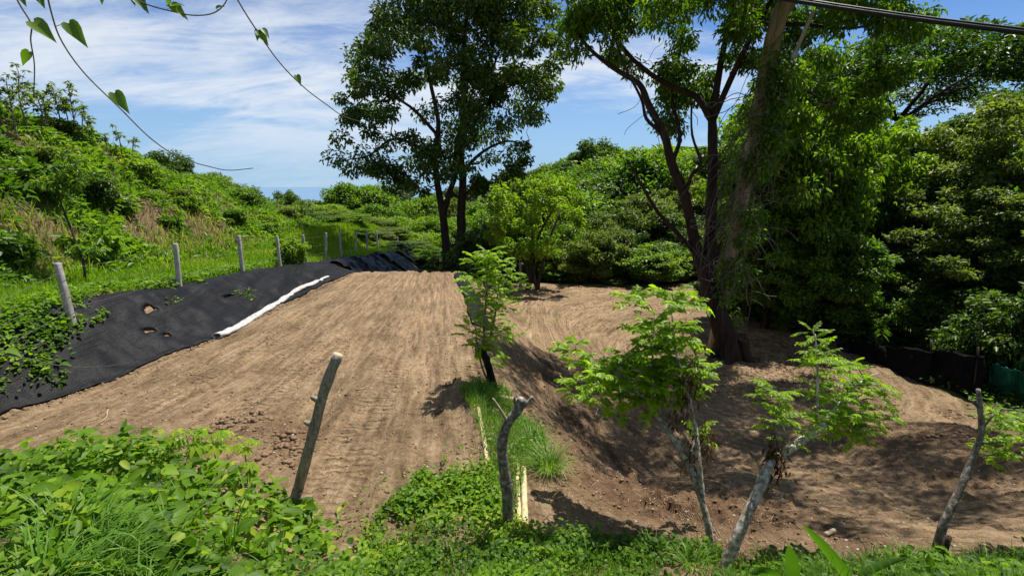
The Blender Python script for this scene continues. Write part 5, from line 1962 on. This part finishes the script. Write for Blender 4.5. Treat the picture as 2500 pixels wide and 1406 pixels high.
def palmate(px, py_base, py_top, y, n, label, s=1.0):
    t = at(px, py_top, y)
    b = np.array((t[0], y, gzs(t[0], y)))
    o = thing('palmate_seedling', label, 'seedling', b)
    mb = MB()
    P = smooth_path([b - (0, 0, .1), b + (t - b) * .5 + np.array((.02, 0, 0)), t], 4)
    tube(mb, P, np.linspace(.012, .006, len(P)), 6)
    obj('stem', mb.mesh('stem', True, off=b), M['vine_stem'], o)
    for i in range(n):
        a = i * 2.4 + rng.uniform(-.3, .3)
        r = rng.uniform(.10, .20) * s
        q = t + np.array((r * math.cos(a), r * math.sin(a), .06 - i * .022 * s))
        mb = MB()
        tube(mb, np.array([t - (0, 0, .02 * i * s), (t + q) / 2 + (0, 0, .02), q]), .003, 4)
        st = obj('leaf_stalk', mb.mesh('leaf_stalk', off=b), M['vine_stem'], o)
        lf = obj('leaf', PALM[i % 3], M['leaf_sapling'], o, q - b)
        aim(lf, (math.cos(a), math.sin(a), -.35))
        k = s * rng.uniform(.8, 1.15)
        lf.scale = (k, k, k)


palmate(515, 1140, 1062, 5.9, 9, 'bright yellow green seedling with palmate leaves at the edge of the weeds', 1.2)
palmate(592, 1130, 1082, 6.1, 6, 'smaller palmate seedling right of the bright one', .9)
palmate(455, 1160, 1062, 5.7, 6, 'palmate seedling half hidden in the leafy weeds', 1.1)
palmate(580, 1180, 1140, 5.7, 7, 'low palmate seedling spreading before the bare soil', 1.1)

# arching shrub with feathery leaves in the left weeds
PIN_BIG = [pinnate_mesh('leaf', 8, .46, .085, .032, .7 + .2 * i, 90 + i) for i in range(3)]
for (px, py, y, n, lab) in [(310, 1075, 5.4, 16, 'feathery leaved arching shrub topping the left weeds'), (140, 1110, 5.2, 13, 'low feathery shrub in the weeds below the fabric'), (390, 1090, 5.5, 10, 'small feathery shrub beside the palmate seedlings'), (215, 1080, 5.6, 10, 'feathery shrub arching over the soil below the fabric')]:
    t = at(px, py, y)
    b = np.array((t[0], y, gzs(t[0], y)))
    o = thing('feathery_shrub', lab, 'shrub', b)
    mb = MB()
    tube(mb, smooth_path([b - (0, 0, .1), (b + t) / 2 + np.array((.03, 0, 0)), t], 4), .012, 6)
    obj('stem', mb.mesh('stem', True, off=b), M['vine_stem'], o)
    leaf_whorl(o, b, t, n, PIN_BIG, M['leaf_weed'], .7, 1.15, .45)


# ------------------------------------------------------------------ hanging vines near the camera
def heart_mesh(seed):
    g = np.random.default_rng(seed)
    half = [(0, 0), (-.10, .16), (-.04, .34), (.14, .44), (.38, .40), (.62, .24), (.84, .10), (1.0, 0)]
    mb = MB()
    V, T = [], []
    cur = g.uniform(.15, .35)
    z = lambda x, y: .28 * abs(y) - cur * x * x
    mid = [(x, 0) for x in (0, .18, .38, .62, .84, 1.0)]
    V += [(x, 0, z(x, 0)) for x, _ in mid]
    for s in (1, -1):
        n0 = len(V)
        V += [(x, s * y, z(x, y)) for x, y in half[1:-1]]
        tri = [(0, n0 + 1, n0), (0, 1, n0 + 1), (1, n0 + 2, n0 + 1), (1, 2, n0 + 2), (2, n0 + 3, n0 + 2), (2, 3, n0 + 3), (3, n0 + 4, n0 + 3), (3, 4, n0 + 4), (4, n0 + 5, n0 + 4), (4, 5, n0 + 5)]
        T += tri if s < 0 else [(a, c, b_) for a, b_, c in tri]
    mb.add(np.array(V), None, T, .5)
    return mb.mesh('leaf')


HEART = [heart_mesh(s) for s in range(3)]


def vine(label, pts, y, lv, r=.0024, mat='vine_stem'):
    P = smooth_path([at(a, b, y) for a, b in pts], 6)
    mb = MB()
    tube(mb, P, np.linspace(r * 1.25, r * .7, len(P)), 6)
    o0 = P[0]
    o = thing('hanging_vine', label, 'vine', o0)
    obj('stem', mb.mesh('stem', True, off=o0), M[mat], o)
    for (bx, by, tx, ty, wid) in lv:
        p, q = at(bx, by, y), at(tx, ty, y - .01)
        i = int(np.argmin(np.linalg.norm(P - p, axis=1)))
        mb = MB()
        tube(mb, np.array([P[i], (P[i] + p) / 2 + (0, 0, .003), p]), .0012, 4)
        obj('leaf_stalk', mb.mesh('leaf_stalk', off=o0), M[mat], o)
        L = float(np.linalg.norm(q - p))
        lf = obj('leaf', HEART[int(rng.integers(3))], M['leaf_mid'], o, p - o0)
        d = Vector(q - p).normalized()
        yv = Vector((.25, -.5 * wid, 1.0 - wid)).cross(d).normalized()
        zv = d.cross(yv).normalized()
        from mathutils import Matrix
        lf.rotation_euler = Matrix((d, yv, zv)).transposed().to_euler()
        lf.scale = (L, L * .68, L)
    return o


vine('thin vine sweeping down from above the hill with two hanging leaves', [(105, -60), (125, 30), (150, 100), (205, 178), (290, 262), (370, 340), (440, 385), (515, 408), (560, 416), (618, 411)], 2.0,
     [(168, 58, 208, 108, .9), (280, 228, 312, 272, .9)])
vine('thin vine trailing across the sky to the tall dark tree with small heart leaves', [(555, -50), (580, 0), (620, 65), (680, 150), (740, 212), (800, 258), (840, 285), (888, 300)], 2.0,
     [(632, 78, 655, 108, .9), (630, 75, 628, 100, .8), (724, 185, 735, 208, .9), (640, 72, 658, 90, .7)])
vine('short vine hanging at the corner of the sky with two leaves', [(20, -40), (50, 15), (76, 60), (75, 100), (84, 160), (82, 240)], 1.9,
     [(82, 55, 133, 96, .8), (72, 128, 48, 160, .8)])
vine('leafy vine tip looping down from above against the clouds', [(290, -50), (330, -5), (360, 12), (410, 26), (470, 38), (520, 33), (550, 8), (560, -30)], 1.9,
     [(418, 14, 456, 40, .8), (420, 16, 446, 6, .6), (528, 22, 545, 12, .7), (330, -8, 362, 28, .8), (412, 10, 418, -14, .6), (318, -10, 330, 12, .7)])
vine('small vine with dangling leaves at the very top of the sky', [(30, -40), (60, -25), (110, -22), (180, -25), (260, -30)], 1.9,
     [(45, -15, 62, 12, .8), (92, -10, 108, 18, .8), (248, -20, 248, 10, .8)])
vine('thin vine with yellow green leaves floating before the black fabric', [(-60, 845), (0, 860), (70, 876), (150, 893), (230, 896), (290, 890), (342, 882)], 2.3,
     [(15, 856, 52, 862, .2), (148, 890, 172, 886, .3)], r=.0022)

# ------------------------------------------------------------------ verge grass, hill cover
wb = MB()
B = scatter(150000, -19, -10.2, 6.5, 46, None, lambda X, Y: sstep(-10.2, -10.6, X) * sstep(-17.5, -14.8, X) * np.clip(1.25 - Y / 70, 0, 1) * (1 - .95 * sstep(.85, .45, np.hypot((X + 10.9) / 1.3, (Y - 12.4) / 1.0))) * np.clip(.62 + .9 * fbm(X * .9, Y * .9, 3, 51), 0, 1))
n = len(B)
pt = fbm(B[:, 0] * .5, B[:, 1] * .5, 3, 52)
blades(wb, B, rdir(n), rng.uniform(.07, .22, n) * (1 + .02 * B[:, 1]), .018 + .0010 * B[:, 1], np.clip(rng.normal(.55, .2, n) + pt * .5, 0, 1), .5, 2)
obj('grass', wb.mesh('grass'), M['grass'], label='short bright grass on the verge behind the fence posts', cat='grass', kind='stuff')
wb = MB()
B = scatter(60000, -19, -7, 30, 50, None, lambda X, Y: sstep(-19, -16, X) * sstep(-8.5, -10.5, X) * np.clip(.9 + .6 * fbm(X * .6, Y * .6, 3, 53), 0, 1))
n = len(B)
blades(wb, B, rdir(n), rng.uniform(.15, .40, n), .05, np.clip(rng.normal(.62, .18, n), 0, .95), .4, 2)
obj('grass', wb.mesh('grass'), M['grass'], label='sunlit green grass on the low rise beyond the fence', cat='grass', kind='stuff')

# ivy at the top of the fabric by the first post
wb = MB()
B = scatter(60000, -12.2, -8.4, 5.5, 30, None, lambda X, Y: np.clip(sstep(.30, .05, np.abs(X + 10.75) / 2 + .5 * fbm(X * 1.5, Y * 1.5, 3, 54)) * .75 * sstep(26, 14, Y) + sstep(1.0, .4, np.hypot((X + 10.1) / .9, (Y - 9.3) / 1.7) + .5 * fbm(X * 2, Y * 2, 3, 55)), 0, 1))
weed_leaves(wb, B + np.array((0, 0, .06)), .22, .095, .075, 1, (.45, .2))
obj('creeping_ivy', wb.mesh('creeping_ivy'), M['leaf_weed'], label='green creeping weeds spilling over the top of the black fabric', cat='weeds', kind='stuff')
wb = MB()
for (px, py, L, n) in [(610, 730, 30, 20), (415, 740, 30, 20), (240, 770, 60, 60), (120, 800, 90, 70), (60, 780, 60, 70), (590, 715, 40, 60)]:
    for i in range(n):
        t = rng.random()
        g = G(px + rng.normal() * 10 - t * L * .4 + 20, py + t * L * .6)
        weed_leaves(wb, np.array([[g[0], g[1], g[2] + .10]]), .12, .085, .06, 1, (.6, .2))
obj('creeping_runners', wb.mesh('creeping_runners'), M['leaf_weed'], label='thin leafy runners creeping down the black fabric', cat='weeds', kind='stuff')

# hillside ground cover
def bare_at(X, Y):
    return sstep(.03, .26, fbm(X * .42 + 3, Y * .30, 4, 12) + .16 * np.exp(-((X + 16.5) / 1.8) ** 2))


wb = MB()
C = scatter(5200, -31, -14.2, 8, 50, None, lambda X, Y: np.clip(1 - .86 * bare_at(X, Y), 0, 1) * sstep(-14.2, -15.2, X))
for c in C:
    r = rng.uniform(.22, .60)
    n = int(rng.uniform(14, 34))
    d = rdir(n)
    d[:, 2] = np.abs(d[:, 2])
    tone = .36 + .34 * float(fbm(np.array([c[0] * .35]), np.array([c[1] * .35]), 3, 61)[0]) * 2 + rng.normal() * .10
    Pp = c + d * (r * rng.random(n) ** .4)[:, None] * np.array((1, 1, .8))
    l = rng.uniform(.14, .36) * rng.uniform(.7, 1.3, n)
    leaves(wb, Pp, d + rdir(n) * .6 + np.array((0, 0, -.2)), np.array((0, 0, 1.)) + rdir(n) * .6 + d * .3, l, l * .42, np.clip(rng.normal(tone, .18, n), 0, 1), 0)
obj('hillside_weeds', wb.mesh('hillside_weeds'), M['leaf_mid'], label='tangled green weeds covering the steep left hillside', cat='weeds', kind='stuff')
wb = MB()
B = scatter(40000, -30, -14.2, 8, 48, None, lambda X, Y: np.clip(.5 + 1.4 * fbm(X * .5, Y * .5, 3, 62), 0, 1) * (1 - .5 * bare_at(X, Y)))
n = len(B)
blades(wb, B, rdir(n) + np.array((.5, -.2, 0)), rng.uniform(.25, .75, n), .035, np.clip(rng.normal(.6, .25, n) + .5 * bare_at(B[:, 0], B[:, 1]), 0, 1), .5, 3)
Bd = scatter(26000, -26, -14.2, 8, 46, None, lambda X, Y: np.clip(bare_at(X, Y), 0, 1) * sstep(-14.2, -15.0, X))
wd_ = MB()
n2 = len(Bd)
blades(wd_, Bd, rdir(n2) + np.array((.8, -.3, 0)), rng.uniform(.15, .5, n2), .03, rng.random(n2), .9, 3)
obj('dry_grass', wd_.mesh('dry_grass'), M['straw'], label='dry brown grass matted on the bare scars of the left hillside', cat='grass', kind='stuff')
obj('hillside_grass', wb.mesh('hillside_grass'), M['grass'], label='long dry and green grass on the steep left hillside', cat='grass', kind='stuff')
for i in range(46):
    x, y = rng.uniform(-25, -15), rng.uniform(13, 44)
    if bare_at(np.array([x]), np.array([y]))[0] > .6:
        continue
    s = rng.uniform(.7, 1.5)
    mt, lab = [('leaf_mid', 'mid green shrub growing on the left hillside'), ('leaf_dark', 'dark green shrub growing on the left hillside'), ('leaf_yellow', 'yellow green shrub growing on the left hillside'), ('leaf_olive', 'olive shrub growing on the left hillside')][i % 4]
    plant_tree('scrub', 'hill_shrub', x, y, s, s * 1.3, lab, 'shrub', lab, mt, sink=.25)
proto('broad_scrub', build_bushy(1.6, 2.0, 26, 26, .46, rclump=.15, down=.5), 'leaf_mid', 'twig')
for (px, py, s, lab) in [(240, 640, 1.3, 'broad leaved dark shrub in the middle of the left hillside'), (20, 640, 1.2, 'broad leaved shrub at the foot of the hill near the first fence post'), (90, 470, 1.4, 'broad leaved bright clump high on the left hillside'), (300, 520, 1.0, 'broad leaved clump beside the bare scar on the hillside'), (420, 560, .9, 'small broad leaved clump above the second fence post')]:
    g = G(px, py)
    plant_tree('broad_scrub', 'broadleaf_shrub', g[0], g[1], s, s * 1.3, lab, 'shrub', None, 'leaf_mid', sink=.15)
# shrubs at the fence
tree_px('scrub', 'fence_bush', 706, 583, 22.6, 74, 'dense round green bush growing between two fence posts', 'bush', None, 'leaf_mid')
g = G(205, 690)
mb = MB()
# thin young tree on the verge
A0 = np.array((g[0], g[1], gzs(g[0], g[1])))
o = thing('verge_treelet', 'thin leaning young tree on the verge between the first two posts', 'tree', A0)
P = smooth_path([A0 - (0, 0, .2), at(205, 650, g[1]), at(185, 590, g[1] + .2), at(150, 500, g[1] + .4), at(125, 430, g[1] + .6)], 4)
tube(mb, P, np.linspace(.045, .02, len(P)), 6, .1)
obj('trunk', mb.mesh('trunk', True, off=A0), M['bark_dark'], o)
bb, lb = MB(), MB()
cl = np.array([(*at(rng.uniform(90, 200), rng.uniform(380, 480), g[1] + .6 + rng.normal() * .4), rng.uniform(.15, .3)) for _ in range(26)] + [(*at(rng.uniform(170, 235), rng.uniform(590, 625), g[1] + rng.normal() * .2), .14) for _ in range(7)])
grow([(*p, .03) for p in P], bb, cl, base_r=.03, twigs=2)
foliage(lb, cl, 34, .15, .06, .6, .3)
obj('branches', bb.mesh('branches', True, off=A0), M['bark_dark'], o, kind='stuff')
obj('crown', lb.mesh('crown', off=A0), M['leaf_mid'], o)


# slender whorled saplings on the hill crest
def crest_sapling(px, base_py, top_py, y, tiers, label, group, ls=.5):
    t = at(px, top_py, y)
    b = np.array((t[0], y, gzs(t[0], y)))
    o = thing('crest_sapling', label, 'sapling', b, group)
    mb = MB()
    P = smooth_path([b - (0, 0, .3), b + (t - b) * .5 + rng.normal(size=3) * .1, t], 5)
    tube(mb, P, np.linspace(.04, .015, len(P)), 6)
    obj('trunk', mb.mesh('trunk', True, off=b), M['bark_grey'], o)
    lb = MB()
    bb = MB()
    for k in range(tiers):
        f = 1 - k * .16
        c0 = b + (t - b) * f
        for q in range(3 + 2 * k):
            a = rng.uniform(0, 6.28)
            r = ls * (.25 + .22 * k) * rng.uniform(.5, 1.2)
            c = c0 + np.array((r * math.cos(a), r * math.sin(a), .10 * k + rng.normal() * .16))
            tube(bb, np.array([c0 - (0, 0, .12), (c0 + c) / 2, c]), [.012, .009, .006], 4, cap=False)
            n = 9
            aa = rng.uniform(0, 6.28, n)
            D = np.stack([np.cos(aa), np.sin(aa), rng.normal(-.15, .45, n)], -1)
            l = ls * rng.uniform(.35, .6, n)
            leaves(lb, np.tile(c, (n, 1)), D, np.array((0, 0, 1.)) + rdir(n) * .2, l, l * .38, np.clip(rng.normal(.4, .2, n), 0, 1), 0, .2, .1)
    obj('branches', bb.mesh('branches', True, off=b), M['bark_grey'], o, kind='stuff')
    obj('crown', lb.mesh('crown', off=b), M['leaf_olive'], o)


for (px, tp, y, tr) in [(125, 205, 24, 4), (165, 205, 24.5, 4), (45, 175, 22, 4), (80, 215, 23, 3), (205, 260, 25, 3), (15, 200, 21, 4), (105, 240, 23, 3), (150, 235, 25, 3)]:
    crest_sapling(px, 0, tp, y, tr, 'slender sapling with flat leaf whorls standing on the left hill crest', 'slender saplings on the hill crest', .46)
for (px, tp, y, tr) in [(288, 325, 28, 2), (325, 345, 29, 2), (255, 335, 27, 2)]:
    crest_sapling(px, 0, tp, y, tr, 'short whorled sapling lower down the left hill crest', 'short saplings on the hill crest', .5)
# palm like fronds in the shade behind the netting
for (px, py, y, s, lab) in [(2140, 790, 17.6, 1.0, 'palm like plant with arching fronds lit behind the black netting'), (2080, 770, 18.6, .8, 'smaller frond plant left of the arching fronds')]:
    t = at(px, py, y)
    b = np.array((t[0], y, gzs(t[0], y)))
    o = thing('frond_plant', lab, 'plant', b)
    mb = MB()
    tube(mb, smooth_path([b - (0, 0, .2), (b + t) / 2, t], 3), .04, 6)
    obj('stem', mb.mesh('stem', True, off=b), M['vine_stem'], o)
    fr = pinnate_mesh('frond', 14, 1.5 * s, .34 * s, .035 * s, 1.3, 200, 0)
    for i in range(9):
        f = obj('frond', fr, M['leaf_mid'], o, t - b)
        a = i * .7
        aim(f, (math.cos(a), math.sin(a), rng.uniform(.3, .9)))

# ------------------------------------------------------------------ litter on the soil
ico_v = np.array([(0, 0, 1), (.94, 0, .2), (.3, .9, .1), (-.75, .55, .15), (-.78, -.55, .1), (.28, -.92, .2), (.1, .05, -.8)], float)
ico_f = np.array([(0, 1, 2), (0, 2, 3), (0, 3, 4), (0, 4, 5), (0, 5, 1), (6, 2, 1), (6, 3, 2), (6, 4, 3), (6, 5, 4), (6, 1, 5)])


def lumps(B, size, flat=.7):
    n = len(B)
    a = rng.uniform(0, 6.28, n)
    c, s = np.cos(a), np.sin(a)
    V = ico_v[None] * (1 + .35 * (rng.random((n, 7, 1)) - .5)) * size[:, None, None]
    X = V[:, :, 0] * c[:, None] - V[:, :, 1] * s[:, None]
    Y = V[:, :, 0] * s[:, None] + V[:, :, 1] * c[:, None]
    V = np.stack([X, Y, V[:, :, 2] * flat], -1) + B[:, None]
    T = (ico_f[None] + (np.arange(n) * 7)[:, None, None]).reshape(-1, 3)
    return mesh_np('lumps', V.reshape(-1, 3), None, T)


def dirt_d(X, Y):
    j = np.clip(np.searchsorted(GY, Y), 0, ny - 1)
    i = np.clip(np.searchsorted(GX, X), 0, nx - 1)
    return dirt[j, i] * (.25 + .75 * moist[j, i])


B = scatter(60000, -8.6, 12, 4.5, 14, None, dirt_d)
obj('soil_clods', lumps(B, .007 + .030 * rng.random(len(B)) ** 5), M['clod'], label='loose brown soil clods scattered over the graded terraces', cat='soil', kind='stuff')
B = np.concatenate([np.stack([cx_ + rng.normal(size=60) * .28, cy_ + rng.normal(size=60) * .16, np.zeros(60)], -1) for cx_, cy_ in [G(590, 1020)[:2], G(540, 1035)[:2], G(700, 1075)[:2], G(700, 1105)[:2], G(1320, 1030)[:2], G(2300, 1060)[:2], G(2320, 1010)[:2]]])
B[:, 2] = gz(B[:, 0], B[:, 1])
obj('soil_clods', lumps(B, .02 + .055 * rng.random(len(B)) ** 2), M['clod'], label='heaps of large dark soil clods on the pad before the weeds', cat='soil', kind='stuff')
B = scatter(3600, -8.6, 11, 4.3, 18, None, lambda X, Y: dirt_d(X, Y) * 3)
obj('pebbles', lumps(B, .008 + .022 * rng.random(len(B)) ** 3), M['stone'], label='small pale pebbles and chips scattered on the soil', cat='pebbles', kind='stuff')
wb = MB()
B = scatter(9000, -8.6, 11, 4.2, 18, None, lambda X, Y: dirt_d(X, Y) * 3)
n = len(B)
D = rdir(n) * np.array((1, 1, .08))
leaves(wb, B + np.array((0, 0, .012)), D, np.tile((0, 0, 1.), (n, 1)), .04 + .16 * rng.random(n) ** 3, .007, rng.random(n), 0, .02, .1)
obj('straw_litter', wb.mesh('straw_litter'), M['straw'], label='dry straw and twig litter scattered on the soil', cat='litter', kind='stuff')

# undergrowth right of the green mesh
for i, (x, y, h, w, k) in enumerate([(16.0, 13.4, 2.4, 2.8, 'bush_b'), (17.6, 11.4, 2.6, 3.0, 'bush_a'), (18.4, 9.2, 2.4, 3.0, 'bush_d'), (17.2, 13.2, 3.0, 3.4, 'bush_a'), (17.0, 7.2, 2.4, 3.0, 'bush_b'), (15.2, 14.4, 2.6, 3.0, 'bush_b')]):
    l = FOREST[k][1] + ' in the shade beyond the green mesh'
    plant_tree(k, 'forest_bush', x, y, h, w, l, 'bush', l)
wb = MB()
B = scatter(16000, 12.4, 20, 5, 20, None, lambda X, Y: sstep(12.6, 13.6, X + .6 * fbm(X, Y, 2, 77)))
weed_leaves(wb, B, .25, .14, .08, 0, (.4, .2))
obj('undergrowth', wb.mesh('undergrowth'), M['leaf_mid'], label='low leafy undergrowth on the forest floor behind the netting', cat='weeds', kind='stuff')

# leaf litter round the big tree and spilled soil at the fabric's foot
wb = MB()
a = rng.uniform(0, 6.283, 2600)
r = 3.6 * np.sqrt(rng.random(2600))
B = np.stack([7.6 + r * np.cos(a), 16.4 + r * np.sin(a), np.zeros(2600)], -1)
B = np.vstack([B, np.stack([rng.uniform(-1, 11.5, 1500), rng.uniform(20, 30, 1500), np.zeros(1500)], -1)])
B[:, 2] = gz(B[:, 0], B[:, 1]) + .02
n = len(B)
leaves(wb, B, rdir(n) * np.array((1, 1, .25)), np.array((0, 0, 1.)) + rdir(n) * .4, .06 + .07 * rng.random(n), .045, rng.random(n), 0, .1, .2)
obj('leaf_litter', wb.mesh('leaf_litter'), M['dry_leaf'], label='brown fallen leaves on the soil round the large forked tree', cat='leaf litter', kind='stuff')
Y = rng.uniform(5, 23, 1500)
B = np.stack([left_x(Y) + .16 + np.abs(rng.normal(size=1500)) * .10, Y, np.zeros(1500)], -1)
B[:, 2] = gz(B[:, 0], B[:, 1])
obj('soil_clods', lumps(B, .012 + .05 * rng.random(len(B)) ** 3), M['clod'], label='crumbled soil spilled along the foot of the black fabric', cat='soil', kind='stuff')
